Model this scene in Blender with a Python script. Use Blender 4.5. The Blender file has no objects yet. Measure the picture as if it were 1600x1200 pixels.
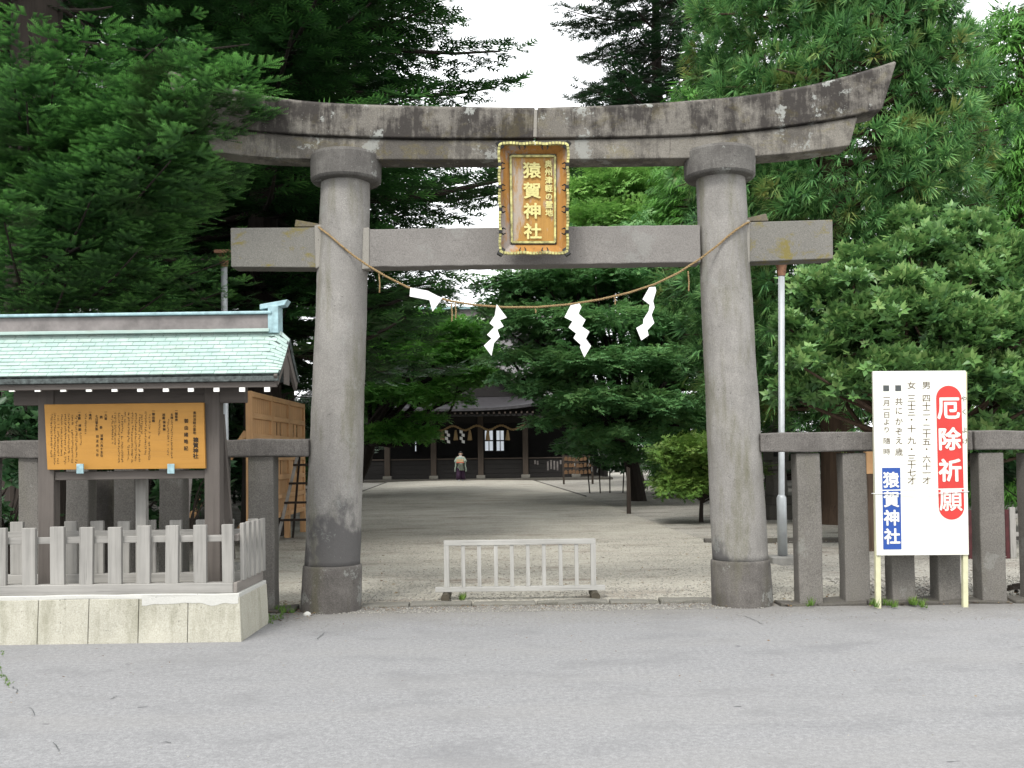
import bpy, bmesh, math, random
import numpy as np
from mathutils import Vector, Matrix, noise as mnoise

random.seed(7)
RNG = np.random.default_rng(11)
SC = bpy.context.scene
COL = SC.collection

# ------------------------------------------------------------------ camera
F = 1556.0                      # focal length in photo pixels (1600 wide)
EYE = Vector((0.0, 0.0, 1.5))
PITCH = math.atan(0.031)
ROLL = -0.0135
SHIFT = 64.0
cam_d = bpy.data.cameras.new('camera')
cam_d.sensor_width = 36.0
cam_d.lens = 36.0 * F / 1600.0
cam_d.shift_y = SHIFT / 1600.0
cam_d.clip_end = 2000.0
cam = bpy.data.objects.new('camera', cam_d)
COL.objects.link(cam)
RC = Matrix.Rotation(math.radians(90) + PITCH, 3, 'X') @ Matrix.Rotation(ROLL, 3, 'Z')
cam.matrix_world = Matrix.Translation(EYE) @ RC.to_4x4()
SC.camera = cam

# ------------------------------------------------------------------ sky, sun, exposure
SUN_EL, SUN_AZ = math.radians(52), math.radians(200)      # azimuth from +Y clockwise: behind the camera
w = bpy.data.worlds.new('World'); SC.world = w; w.use_nodes = True
wn = w.node_tree.nodes; wl = w.node_tree.links; wn.clear()
sky = wn.new('ShaderNodeTexSky'); sky.sky_type = 'NISHITA'; sky.sun_disc = False
sky.sun_elevation = SUN_EL; sky.sun_rotation = SUN_AZ
sky.air_density = 1.0; sky.dust_density = 1.0; sky.ozone_density = 1.0
hs = wn.new('ShaderNodeHueSaturation'); hs.inputs['Saturation'].default_value = 0.12
bg = wn.new('ShaderNodeBackground'); bg.inputs['Strength'].default_value = 0.15
wo = wn.new('ShaderNodeOutputWorld')
cloud = wn.new('ShaderNodeMix'); cloud.data_type = 'RGBA'; cloud.inputs[0].default_value = 0.75      # an even, bright layer of cloud
cloud.inputs[7].default_value = (7.0, 7.15, 7.3, 1)
wl.new(sky.outputs[0], hs.inputs['Color']); wl.new(hs.outputs[0], cloud.inputs[6]); wl.new(cloud.outputs[2], bg.inputs['Color']); wl.new(bg.outputs[0], wo.inputs['Surface'])
sd = bpy.data.lights.new('sun', 'SUN'); sd.energy = 1.5; sd.angle = math.radians(18); sd.color = (1.0, 0.97, 0.92)
sun = bpy.data.objects.new('sun', sd); COL.objects.link(sun)
sdir = Vector((math.sin(SUN_AZ) * math.cos(SUN_EL), math.cos(SUN_AZ) * math.cos(SUN_EL), math.sin(SUN_EL)))
sun.rotation_euler = sdir.to_track_quat('Z', 'Y').to_euler()
SC.view_settings.view_transform = 'Standard'; SC.view_settings.look = 'None'
SC.view_settings.gamma = 1.0; SC.view_settings.use_curve_mapping = False
SC.view_settings.exposure = 1.2
SC.render.engine = 'CYCLES'
SC.cycles.max_bounces = 6; SC.cycles.diffuse_bounces = 3; SC.cycles.transmission_bounces = 4
SC.cycles.transparent_max_bounces = 4

# ------------------------------------------------------------------ pixel -> place
def ray(px, py):
    return RC @ Vector(((px - 800) / F, (600 - py) / F + SHIFT / F, -1.0))
def T(px, py, Y):
    d = ray(px, py); return EYE + d * (Y / d.y)
def G(px, py, z=0.0):
    d = ray(px, py); return EYE + d * ((z - EYE.z) / d.z)

# ------------------------------------------------------------------ object helpers
WL = {}                                            # world location of every parent
def tag(o, label=None, cat=None, group=None, kind=None):
    if label: o['label'] = label
    if cat: o['category'] = cat
    if group: o['group'] = group
    if kind: o['kind'] = kind
    return o
def thing(name, loc, label, cat, group=None):
    o = bpy.data.objects.new(name, None); COL.objects.link(o)
    o.location = loc; o.empty_display_size = 0.2; WL[o.name] = Vector(loc)
    return tag(o, label, cat, group)
def put(name, me, parent=None, mat=None, bevel=0.0, smooth=False):
    """links a mesh whose vertices are in world coordinates"""
    if mat and not me.materials: me.materials.append(mat)
    o = bpy.data.objects.new(name, me); COL.objects.link(o)
    if parent is not None:
        o.parent = parent; o.location = -WL.get(parent.name, Vector((0, 0, 0)))
    WL[o.name] = Vector((0, 0, 0))
    if smooth:
        me.polygons.foreach_set('use_smooth', [True] * len(me.polygons))
    if bevel:
        b = o.modifiers.new('bevel', 'BEVEL'); b.width = bevel; b.segments = 2; b.limit_method = 'ANGLE'; b.angle_limit = math.radians(40)
    return o

class MB:
    def __init__(s): s.v = []; s.f = []
    def quad8(s, c):
        n = len(s.v); s.v += [tuple(p) for p in c]
        s.f += [(n, n+3, n+2, n+1), (n+4, n+5, n+6, n+7), (n, n+1, n+5, n+4), (n+1, n+2, n+6, n+5), (n+2, n+3, n+7, n+6), (n+3, n, n+4, n+7)]
        return s
    def box(s, x0, x1, y0, y1, z0, z1):
        return s.quad8([(x0,y0,z0),(x1,y0,z0),(x1,y1,z0),(x0,y1,z0),(x0,y0,z1),(x1,y0,z1),(x1,y1,z1),(x0,y1,z1)])
    def bar(s, a, b, wx, wy, up=(0,0,1)):
        """a square bar from a to b, wx wide, wy thick"""
        a = Vector(a); b = Vector(b); d = (b - a).normalized(); u = Vector(up)
        if abs(d.dot(u)) > 0.95: u = Vector((0, 1, 0))
        x = d.cross(u).normalized() * wx / 2; y = x.cross(d).normalized() * wy / 2
        return s.quad8([a-x-y, a+x-y, a+x+y, a-x+y, b-x-y, b+x-y, b+x+y, b-x+y])
    def prism(s, poly, y0, y1):
        """poly: list of (x, z) seen from -Y"""
        n = len(s.v); k = len(poly)
        s.v += [(x, y0, z) for x, z in poly] + [(x, y1, z) for x, z in poly]
        s.f += [tuple(range(n, n+k)), tuple(range(n+2*k-1, n+k-1, -1))]
        for i in range(k):
            j = (i+1) % k; s.f.append((n+j, n+i, n+k+i, n+k+j))
        return s
    def tube(s, pts, rad, sides=8, cap=True):
        pts = [Vector(p) for p in pts]; n0 = len(s.v); m = len(pts)
        if not hasattr(rad, '__len__'): rad = [rad] * m
        u = None
        for i, p in enumerate(pts):
            d = (pts[min(i+1, m-1)] - pts[max(i-1, 0)])
            d = d.normalized() if d.length > 1e-9 else Vector((0, 0, 1))
            if u is None: u = d.orthogonal().normalized()
            u = (u - d * u.dot(d)); u = u.normalized() if u.length > 1e-6 else d.orthogonal().normalized()
            x = d.cross(u)
            for k in range(sides):
                a = 2*math.pi*k/sides; s.v.append(tuple(p + (u*math.cos(a) + x*math.sin(a)) * rad[i]))
        for i in range(m-1):
            for k in range(sides):
                j = (k+1) % sides; a = n0+i*sides
                s.f.append((a+k, a+j, a+sides+j, a+sides+k))
        if cap:
            s.f.append(tuple(n0+k for k in range(sides-1, -1, -1))); s.f.append(tuple(n0+(m-1)*sides+k for k in range(sides)))
        return s
    def rings(s, rr, sides=32, cap=True):
        """rr: list of (cx, cy, z, rx, ry)"""
        n0 = len(s.v)
        for cx, cy, z, rx, ry in rr:
            for k in range(sides):
                a = 2*math.pi*k/sides; s.v.append((cx + rx*math.cos(a), cy + ry*math.sin(a), z))
        for i in range(len(rr)-1):
            for k in range(sides):
                j = (k+1) % sides; a = n0+i*sides
                s.f.append((a+k, a+j, a+sides+j, a+sides+k))
        if cap:
            s.f.append(tuple(n0+k for k in range(sides-1, -1, -1))); s.f.append(tuple(n0+(len(rr)-1)*sides+k for k in range(sides)))
        return s
    def grid(s, rows, flip=False):
        n0 = len(s.v); c = len(rows[0])
        for r in rows: s.v += [tuple(p) for p in r]
        for i in range(len(rows)-1):
            for k in range(c-1):
                a = n0+i*c+k; q = (a, a+1, a+c+1, a+c); s.f.append(q[::-1] if flip else q)
        return s
    def mesh(s, name='m'):
        me = bpy.data.meshes.new(name); me.from_pydata(s.v, [], s.f); me.validate(); me.update(); return me
    def put(s, name, parent, mat, bevel=0.0, smooth=False):
        return put(name, s.mesh(name), parent, mat, bevel, smooth)

# ------------------------------------------------------------------ materials
class NM:
    """small wrapper to write node materials"""
    def __init__(s, name):
        s.m = bpy.data.materials.new(name); s.m.use_nodes = True
        s.n = s.m.node_tree.nodes; s.l = s.m.node_tree.links
        s.b = s.n['Principled BSDF']; s.out = s.n['Material Output']
        s.pos = s.n.new('ShaderNodeNewGeometry').outputs['Position']
    def set(s, sock, v):
        if hasattr(v, 'is_output') or isinstance(v, bpy.types.NodeSocket): s.l.new(v, sock)
        elif isinstance(v, (tuple, list)) and len(v) == 3 and sock.type == 'RGBA': sock.default_value = (*v, 1)
        else: sock.default_value = v
    def coords(s, sc):
        mp = s.n.new('ShaderNodeMapping'); mp.inputs['Scale'].default_value = sc if hasattr(sc, '__len__') else (sc,)*3
        s.l.new(s.pos, mp.inputs['Vector']); return mp.outputs[0]
    def noise(s, sc, detail=4, rough=0.6, dist=0.0):
        t = s.n.new('ShaderNodeTexNoise'); t.inputs['Scale'].default_value = 1.0
        t.inputs['Detail'].default_value = detail; t.inputs['Roughness'].default_value = rough; t.inputs['Distortion'].default_value = dist
        s.l.new(s.coords(sc), t.inputs['Vector']); return t.outputs[0]
    def voro(s, sc, feature='F1'):
        t = s.n.new('ShaderNodeTexVoronoi'); t.feature = feature; t.inputs['Scale'].default_value = 1.0
        s.l.new(s.coords(sc), t.inputs['Vector']); return t
    def ramp(s, fac, stops):
        r = s.n.new('ShaderNodeValToRGB'); e = r.color_ramp.elements
        while len(e) < len(stops): e.new(0.5)
        for i, (p, c) in enumerate(stops):
            e[i].position = p; e[i].color = (*c, 1) if hasattr(c, '__len__') else (c, c, c, 1)
        s.l.new(fac, r.inputs[0]); return r.outputs[0]
    def mix(s, fac, a, b, mode='MIX'):
        m = s.n.new('ShaderNodeMix'); m.data_type = 'RGBA'; m.blend_type = mode
        s.set(m.inputs[0], fac); s.set(m.inputs[6], a); s.set(m.inputs[7], b); return m.outputs[2]
    def math(s, op, a, b=0.0):
        m = s.n.new('ShaderNodeMath'); m.operation = op; s.set(m.inputs[0], a); s.set(m.inputs[1], b); return m.outputs[0]
    def bump(s, h, strength=0.4, dist=0.01):
        b = s.n.new('ShaderNodeBump'); b.inputs['Strength'].default_value = strength; b.inputs['Distance'].default_value = dist
        s.l.new(h, b.inputs['Height']); s.l.new(b.outputs[0], s.b.inputs['Normal'])
    def axis(s, k):
        x = s.n.new('ShaderNodeSeparateXYZ'); s.l.new(s.pos, x.inputs[0]); return x.outputs[k]
    def done(s, color, rough=0.8, spec=0.3, metal=0.0, k=0.62):
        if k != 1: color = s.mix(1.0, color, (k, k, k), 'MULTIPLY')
        s.set(s.b.inputs['Base Color'], color); s.set(s.b.inputs['Roughness'], rough)
        s.b.inputs['Specular IOR Level'].default_value = spec; s.b.inputs['Metallic'].default_value = metal
        return s.m

def simple(name, c, rough=0.7, var=0.15, sc=12.0, bump=0.15, bd=0.004, spec=0.3, metal=0.0, k=0.62):
    m = NM(name); n = m.noise(sc, 5)
    col = m.ramp(n, [(0.25, tuple(x*(1-var*1.6) for x in c)), (0.75, tuple(min(1, x*(1+var)) for x in c))])
    if bump: m.bump(m.noise(sc*6, 3), bump, bd)
    return m.done(col, rough, spec, metal, k)

def stone(name, c, streak=0.0, white=0.0, yellow=0.0, speck=0.5, dark=(0.035, 0.03, 0.028), big=0.3, moss=0.0, foot=0.0, ztop=None):
    """weathered stone: grain, blotches, run-off streaks, lichen"""
    m = NM(name)
    base = m.ramp(m.noise(2.2, 5, 0.65), [(0.25, tuple(x*(1-big) for x in c)), (0.7, tuple(x*(1+big*0.5) for x in c))])
    gr = m.noise(85, 3, 0.8)
    col = m.mix(speck, base, m.ramp(gr, [(0.3, tuple(x*0.45 for x in c)), (0.5, c), (0.72, tuple(min(0.9, x*1.7) for x in c))]))
    pit = m.ramp(m.noise(32, 2, 0.7), [(0.68, 0.0), (0.74, 1.0)])
    col = m.mix(m.math('MULTIPLY', pit, 0.6), col, tuple(x*0.4 for x in c))
    if streak:
        s1 = m.noise((9.0, 6, 1.3), 5, 0.75, 0.3); s2 = m.noise((1.6, 1.6, 1.9), 5, 0.7)
        f = m.ramp(m.math('ADD', m.math('MULTIPLY', s1, 0.45), m.math('MULTIPLY', s2, 0.75)), [(0.535, 0.0), (0.65, 1.0)])
        col = m.mix(m.math('MULTIPLY', f, streak), col, dark)
        f2 = m.ramp(m.noise((24, 8, 1.6), 3, 0.6), [(0.66, 0.0), (0.72, 1.0)])
        col = m.mix(m.math('MULTIPLY', f2, streak * 0.5), col, (0.05, 0.035, 0.035))
    if yellow:
        f = m.ramp(m.noise((3.0, 3.0, 4.5), 6, 0.75, 0.4), [(0.54, 0.0), (0.64, 1.0)])
        col = m.mix(m.math('MULTIPLY', f, yellow), col, (0.25, 0.20, 0.03))
    if moss:
        f = m.ramp(m.noise((4.0, 4.0, 0.7), 5, 0.7), [(0.5, 0.0), (0.68, 1.0)])
        col = m.mix(m.math('MULTIPLY', f, moss), col, (0.13, 0.125, 0.05))
    if foot:
        z = m.axis(2); edge = m.math('ADD', z, m.math('MULTIPLY', m.noise((1.5, 1.5, 1.0), 5, 0.62), -2.2))
        e2 = m.math('ADD', edge, 0.55)
        f = m.ramp(e2, [(0.0, 1.0), (0.14, 0.0)])
        col = m.mix(m.math('MULTIPLY', f, foot), col, (0.125, 0.12, 0.118))
    if white:
        f = m.ramp(m.math('ADD', m.math('MULTIPLY', m.noise(3.4, 2, 0.5), 0.75), m.math('MULTIPLY', m.noise(34, 4, 0.7), 0.32)), [(0.645, 0.0), (0.675, 1.0)])
        col = m.mix(m.math('MULTIPLY', f, white), col, (0.40, 0.41, 0.38))
        f = m.ramp(m.noise(46, 1, 0.5), [(0.76, 0.0), (0.79, 1.0)])
        col = m.mix(m.math('MULTIPLY', f, white * 0.8), col, (0.38, 0.38, 0.34))
    h = m.math('ADD', m.math('MULTIPLY', gr, 0.5), m.math('ADD', m.noise(14, 4), m.math('MULTIPLY', pit, -0.8)))
    m.bump(h, 0.55, 0.008)
    return m.done(col, 0.9, 0.2)

def wood(name, c, axis=2, var=0.35, rough=0.75, crack=0.5, worn=None):
    m = NM(name); st = [26.0, 26.0, 26.0]; st[axis] = 1.1
    g = m.noise(tuple(st), 5, 0.65, 0.3)
    col = m.ramp(g, [(0.28, tuple(x*(1-var) for x in c)), (0.5, c), (0.72, tuple(min(1, x*(1+var*0.6)) for x in c))])
    col = m.mix(0.35, col, m.ramp(m.noise(1.7, 4), [(0.3, tuple(x*0.6 for x in c)), (0.7, tuple(min(1, x*1.25) for x in c))]))
    if worn:
        st2 = [5.0, 5.0, 5.0]; st2[axis] = 1.5
        col = m.mix(m.ramp(m.noise(tuple(st2), 5, 0.7), [(0.5, 0.0), (0.6, 1.0)]), col, worn)
    st3 = [60.0, 60.0, 60.0]; st3[axis] = 1.6
    ck = m.ramp(m.noise(tuple(st3), 3, 0.6), [(0.3, 1.0), (0.36, 0.0)])
    col = m.mix(m.math('MULTIPLY', ck, crack), col, tuple(x*0.35 for x in c))
    m.bump(m.math('ADD', g, m.math('MULTIPLY', ck, -0.5)), 0.4, 0.004)
    return m.done(col, rough, 0.25)

def foliage(name, dark, mid, light, trans=0.28, rough=0.55, hue2=None):
    """leaf colour varies from old growth to young tips by the 'tint' attribute"""
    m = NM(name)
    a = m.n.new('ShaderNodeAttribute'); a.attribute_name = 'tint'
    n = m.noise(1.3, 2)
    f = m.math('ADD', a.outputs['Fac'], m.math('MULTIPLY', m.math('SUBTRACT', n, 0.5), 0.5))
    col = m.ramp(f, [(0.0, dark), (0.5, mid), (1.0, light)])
    if hue2: col = m.mix(m.ramp(m.noise(1.1, 3), [(0.56, 0.0), (0.7, 1.0)]), col, hue2)
    m.done(col, rough, 0.3, k=1)
    tr = m.n.new('ShaderNodeBsdfTranslucent'); m.l.new(col, tr.inputs['Color'])
    mx = m.n.new('ShaderNodeMixShader'); mx.inputs[0].default_value = trans
    m.l.new(m.b.outputs[0], mx.inputs[1]); m.l.new(tr.outputs[0], mx.inputs[2]); m.l.new(mx.outputs[0], m.out.inputs['Surface'])
    return m.m

M = {}
M['pillar'] = stone('pillar stone', (0.365, 0.348, 0.322), streak=0.16, moss=0.5, foot=0.9, white=0.35, big=0.3, speck=0.45)
M['ring'] = stone('pillar foot stone', (0.19, 0.175, 0.16), big=0.55, streak=0.3, white=0.5, moss=0.3)
M['kasagi'] = stone('lintel stone', (0.23, 0.212, 0.185), streak=0.86, white=0.9, big=0.45, yellow=0.12)
M['shimaki'] = stone('lower lintel stone', (0.27, 0.25, 0.215), streak=0.6, white=0.7, big=0.35, yellow=0.22)
M['nuki'] = stone('tie beam stone', (0.275, 0.258, 0.24), big=0.3, white=0.25, speck=0.5)
M['nuki_end'] = stone('tie beam end stone', (0.24, 0.23, 0.205), yellow=0.75, big=0.22)
M['cap'] = stone('pillar cap stone', (0.20, 0.19, 0.175), big=0.5, white=0.7, streak=0.4)
M['wedge'] = stone('wedge stone', (0.20, 0.175, 0.13), yellow=0.5)
M['mortar'] = stone('mortar', (0.36, 0.34, 0.30), speck=0.25, big=0.12)
M['fence'] = stone('fence stone', (0.21, 0.196, 0.176), big=0.5, white=0.25, moss=0.15, speck=0.6)
M['rail'] = stone('fence rail stone', (0.20, 0.185, 0.17), big=0.3, streak=0.3, speck=0.65)
M['kerb'] = stone('kerb stone', (0.24, 0.23, 0.20), big=0.4, moss=0.2)
M['kerbdark'] = stone('old kerb stone', (0.13, 0.12, 0.105), big=0.45, moss=0.25)
M['plinth'] = stone('plinth block', (0.60, 0.575, 0.475), big=0.28, speck=0.4, moss=0.4)
M['limewash'] = stone('white plinth top', (0.70, 0.69, 0.64), big=0.1, speck=0.15)
M['greywood'] = wood('weathered grey wood vertical', (0.40, 0.385, 0.355), 2, 0.4)
M['greywood_x'] = wood('weathered grey wood lengthwise', (0.41, 0.395, 0.365), 0, 0.4)
M['greywood_y'] = wood('weathered grey wood crosswise', (0.33, 0.30, 0.27), 1, 0.28)
M['palewood'] = wood('silvery wood', (0.53, 0.52, 0.485), 0, 0.3)
M['palewood_z'] = wood('silvery wood upright', (0.53, 0.52, 0.485), 2, 0.3)
M['post'] = wood('shelter post wood', (0.15, 0.13, 0.115), 2, 0.3)
M['post_x'] = wood('shelter beam wood', (0.15, 0.13, 0.115), 0, 0.3)
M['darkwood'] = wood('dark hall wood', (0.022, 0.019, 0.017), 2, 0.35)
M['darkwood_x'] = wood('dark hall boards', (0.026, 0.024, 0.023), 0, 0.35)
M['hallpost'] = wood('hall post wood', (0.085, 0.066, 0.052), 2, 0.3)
M['newwood'] = wood('new cedar wood', (0.80, 0.47, 0.23), 2, 0.2, crack=0.15)
M['newwood_y'] = wood('new cedar wood lengthwise', (0.80, 0.48, 0.24), 1, 0.2, crack=0.15)
M['board'] = wood('amber notice board', (0.60, 0.30, 0.06), 0, 0.13, rough=0.45, crack=0.12)
M['plaque'] = wood('plaque panel', (0.52, 0.28, 0.07), 2, 0.28, worn=(0.50, 0.42, 0.34))
M['plaque_f'] = wood('plaque frame wood', (0.50, 0.24, 0.06), 2, 0.3, worn=(0.42, 0.36, 0.32))
M['gold'] = simple('worn gold paint', (0.80, 0.62, 0.24), 0.5, 0.55, 22, 0.3)
M['gold_l'] = simple('gold lettering', (0.95, 0.80, 0.32), 0.45, 0.2, 60, 0.1)
M['black'] = simple('black lacquer', (0.02, 0.02, 0.02), 0.45, 0.3, 30, 0.1)
M['ink'] = simple('ink', (0.035, 0.022, 0.012), 0.7, 0.2, 50, 0)
M['copper'] = None
def _copper():
    m = NM('green copper'); a = m.n.new('ShaderNodeObjectInfo')
    col = m.ramp(a.outputs['Random'], [(0.0, (0.40, 0.56, 0.51)), (0.5, (0.48, 0.63, 0.575)), (1.0, (0.56, 0.68, 0.62))])
    col = m.mix(0.5, col, m.ramp(m.noise((9, 9, 9), 5), [(0.3, (0.38, 0.54, 0.49)), (0.7, (0.58, 0.70, 0.64))]))
    col = m.mix(m.ramp(m.noise((4, 30, 30), 4), [(0.55, 0.0), (0.72, 0.6)]), col, (0.34, 0.42, 0.33))
    m.bump(m.noise(40, 3), 0.15, 0.003); return m.done(col, 0.6, 0.3)
M['copper'] = _copper()
M['copper_d'] = simple('copper drip edge', (0.10, 0.12, 0.115), 0.6, 0.6, 26, 0.2)
M['copper_b'] = simple('pale blue copper', (0.42, 0.62, 0.66), 0.5, 0.25, 18, 0.15)
M['ridge'] = simple('grey ridge plate', (0.27, 0.245, 0.235), 0.6, 0.3, 7, 0.15)
M['white'] = simple('white paint', (0.80, 0.79, 0.75), 0.6, 0.06, 9, 0.08, k=0.95)
M['sign'] = simple('white sign panel', (0.86, 0.85, 0.77), 0.4, 0.05, 3, 0.03, k=0.72)
M['cream'] = simple('cream paint', (0.78, 0.76, 0.50), 0.5, 0.08, 14, 0.1)
M['red'] = simple('red print', (0.74, 0.055, 0.045), 0.45, 0.08, 4, 0.02)
M['blue'] = simple('blue print', (0.03, 0.10, 0.42), 0.45, 0.08, 4, 0.02)
M['brown_ink'] = simple('brown print', (0.11, 0.07, 0.02), 0.6, 0.1, 40, 0)
M['grey_ink'] = simple('grey print', (0.09, 0.10, 0.10), 0.6, 0.1, 40, 0)
M['paper'] = simple('white paper', (0.85, 0.85, 0.84), 0.7, 0.02, 8, 0.03, k=0.8)
M['straw'] = simple('straw rope', (0.42, 0.29, 0.14), 0.8, 0.3, 50, 0.4)
M['steel'] = simple('galvanised pole', (0.56, 0.59, 0.60), 0.4, 0.12, 6, 0.05, metal=0.3)
M['rust'] = simple('rusty iron', (0.33, 0.17, 0.10), 0.8, 0.4, 16, 0.3)
M['concrete'] = simple('concrete', (0.36, 0.35, 0.32), 0.9, 0.2, 9, 0.3)
M['maroon'] = simple('maroon paint', (0.09, 0.02, 0.022), 0.6, 0.3, 9, 0.1)
M['trunk'] = wood('brown bark', (0.105, 0.070, 0.048), 2, 0.55, 0.95, 0.8)
M['trunk_d'] = wood('dark bark', (0.050, 0.040, 0.033), 2, 0.5, 0.95, 0.8)
M['tablet'] = wood('old tablet wood', (0.26, 0.15, 0.08), 0, 0.3)
M['roller'] = wood('round log foot', (0.10, 0.085, 0.06), 1, 0.5)
M['rooftile'] = simple('grey hall roof', (0.23, 0.22, 0.225), 0.55, 0.15, 4, 0.1)
M['rooftile_d'] = simple('dark porch roof', (0.075, 0.072, 0.078), 0.5, 0.2, 4, 0.1)
M['skin'] = simple('skin', (0.62, 0.42, 0.32), 0.6, 0.08, 20, 0)
M['robe'] = simple('pale green robe', (0.36, 0.43, 0.36), 0.8, 0.12, 14, 0.2)
M['robe_w'] = simple('white collar', (0.72, 0.72, 0.72), 0.8, 0.05, 14, 0.1)
M['hakama'] = simple('purple trousers', (0.045, 0.018, 0.05), 0.8, 0.3, 14, 0.2)
M['boxwood'] = simple('light wood box', (0.62, 0.44, 0.24), 0.6, 0.1, 14, 0.1)
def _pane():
    m = NM('paper pane with painted daylight'); m.done((0.75, 0.77, 0.78), 0.8, k=1)
    m.b.inputs['Emission Color'].default_value = (0.85, 0.92, 1.0, 1); m.b.inputs['Emission Strength'].default_value = 0.22  # glow put in to stand for daylight behind the paper
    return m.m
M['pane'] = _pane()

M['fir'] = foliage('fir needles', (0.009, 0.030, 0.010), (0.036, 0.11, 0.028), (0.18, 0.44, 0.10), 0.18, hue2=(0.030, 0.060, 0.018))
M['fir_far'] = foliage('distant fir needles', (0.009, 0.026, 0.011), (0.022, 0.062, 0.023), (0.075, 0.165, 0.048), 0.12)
M['sugi'] = foliage('cedar needles', (0.030, 0.095, 0.032), (0.115, 0.27, 0.085), (0.29, 0.50, 0.15), 0.3, hue2=(0.25, 0.27, 0.075))
M['sugi_l'] = foliage('light cypress sprays', (0.05, 0.15, 0.03), (0.12, 0.31, 0.055), (0.20, 0.43, 0.08), 0.32)
M['oak'] = foliage('glossy broad leaves', (0.035, 0.095, 0.035), (0.12, 0.245, 0.070), (0.30, 0.42, 0.14), 0.22, 0.34)
M['maple'] = foliage('maple leaves', (0.05, 0.15, 0.032), (0.135, 0.35, 0.065), (0.24, 0.48, 0.10), 0.42)
M['maple_b'] = foliage('blue green leaves', (0.05, 0.135, 0.055), (0.13, 0.30, 0.105), (0.26, 0.44, 0.15), 0.38)
M['lightleaf'] = foliage('light green leaves', (0.075, 0.19, 0.04), (0.17, 0.35, 0.08), (0.28, 0.48, 0.11), 0.38)
M['shrub'] = foliage('dark shrub leaves', (0.014, 0.045, 0.018), (0.032, 0.085, 0.03), (0.07, 0.15, 0.05), 0.2, 0.4)
M['bush'] = foliage('yellowish bush leaves', (0.06, 0.13, 0.03), (0.14, 0.26, 0.05), (0.27, 0.36, 0.09), 0.35)
M['weed'] = foliage('weeds', (0.06, 0.12, 0.02), (0.10, 0.19, 0.03), (0.2, 0.28, 0.06), 0.3)

def _asphalt():
    m = NM('worn pale asphalt')
    base = m.ramp(m.noise((0.5, 0.5, 1), 5, 0.6), [(0.3, (0.335, 0.336, 0.345)), (0.7, (0.395, 0.397, 0.40))])
    g = m.noise(95, 3, 0.9)
    col = m.mix(0.6, base, m.ramp(g, [(0.3, (0.11, 0.11, 0.115)), (0.5, (0.29, 0.29, 0.293)), (0.70, (0.62, 0.61, 0.60))]))
    g2 = m.noise(28, 4, 0.85)
    col = m.mix(0.36, col, m.ramp(g2, [(0.34, (0.13, 0.13, 0.135)), (0.5, (0.315, 0.316, 0.322)), (0.66, (0.58, 0.578, 0.575))]))
    pt_ = m.ramp(m.noise((1.1, 1.7, 1), 6, 0.7), [(0.36, 0.45), (0.5, 0.0)])
    col = m.mix(pt_, col, (0.22, 0.22, 0.226))
    lane = m.ramp(m.noise((0.25, 1.6, 1), 4, 0.6), [(0.45, 0.0), (0.7, 0.35)])
    col = m.mix(lane, col, (0.36, 0.352, 0.34))
    spots = m.ramp(m.noise((5.0, 11.0, 1), 2, 0.5), [(0.745, 0.0), (0.77, 1.0)])
    col = m.mix(m.math('MULTIPLY', spots, 0.75), col, (0.07, 0.07, 0.075))
    y = m.axis(1)      # grit and earth gathered along the foot of the gate
    f = m.ramp(m.math('ADD', y, m.math('MULTIPLY', m.noise((0.8, 1.4, 1), 5), 1.1)), [(0.93, 0.0), (1.0, 0.55)])
    rr = f.node; rr.color_ramp.elements[0].position = 0.0
    sc = m.n.new('ShaderNodeMapRange'); sc.inputs['From Min'].default_value = 9.3; sc.inputs['From Max'].default_value = 10.5
    m.l.new(m.math('ADD', y, m.math('MULTIPLY', m.noise((0.8, 1.4, 1), 5), 1.1)), sc.inputs['Value'])
    m.l.new(sc.outputs[0], rr.inputs[0])
    col = m.mix(f, col, m.ramp(m.noise(55, 3), [(0.3, (0.13, 0.115, 0.09)), (0.7, (0.36, 0.33, 0.27))]))
    m.bump(m.math('ADD', g, g2), 0.5, 0.005); return m.done(col, 0.9, 0.25)
M['asphalt'] = _asphalt()
def _gravel(name, a, b, dirt):
    m = NM(name)
    v = m.voro((48, 48, 48)); st = m.ramp(v.outputs['Color'], [(0.1, tuple(x*0.5 for x in a)), (0.5, a), (0.9, b)])
    big = m.ramp(m.noise((0.6, 1.0, 1), 6, 0.7), [(0.36, 0.0), (0.62, 1.0)])
    col = m.mix(big, st, m.mix(0.5, st, tuple(x*1.15 for x in b)))
    d = m.ramp(m.noise((0.55, 1.3, 1), 6, 0.75), [(0.54, 0.0), (0.68, 0.75)])
    col = m.mix(d, col, dirt)
    m.bump(v.outputs['Distance'], 0.9, 0.02); return m.done(col, 0.95, 0.15)
M['gravel'] = _gravel('pale gravel', (0.42, 0.40, 0.35), (0.60, 0.57, 0.50), (0.21, 0.15, 0.12))
M['path'] = _gravel('swept gravel', (0.50, 0.472, 0.40), (0.67, 0.632, 0.54), (0.28, 0.215, 0.17))
M['pebble'] = simple('pebble', (0.50, 0.48, 0.43), 0.9, 0.45, 45, 0.1)

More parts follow.
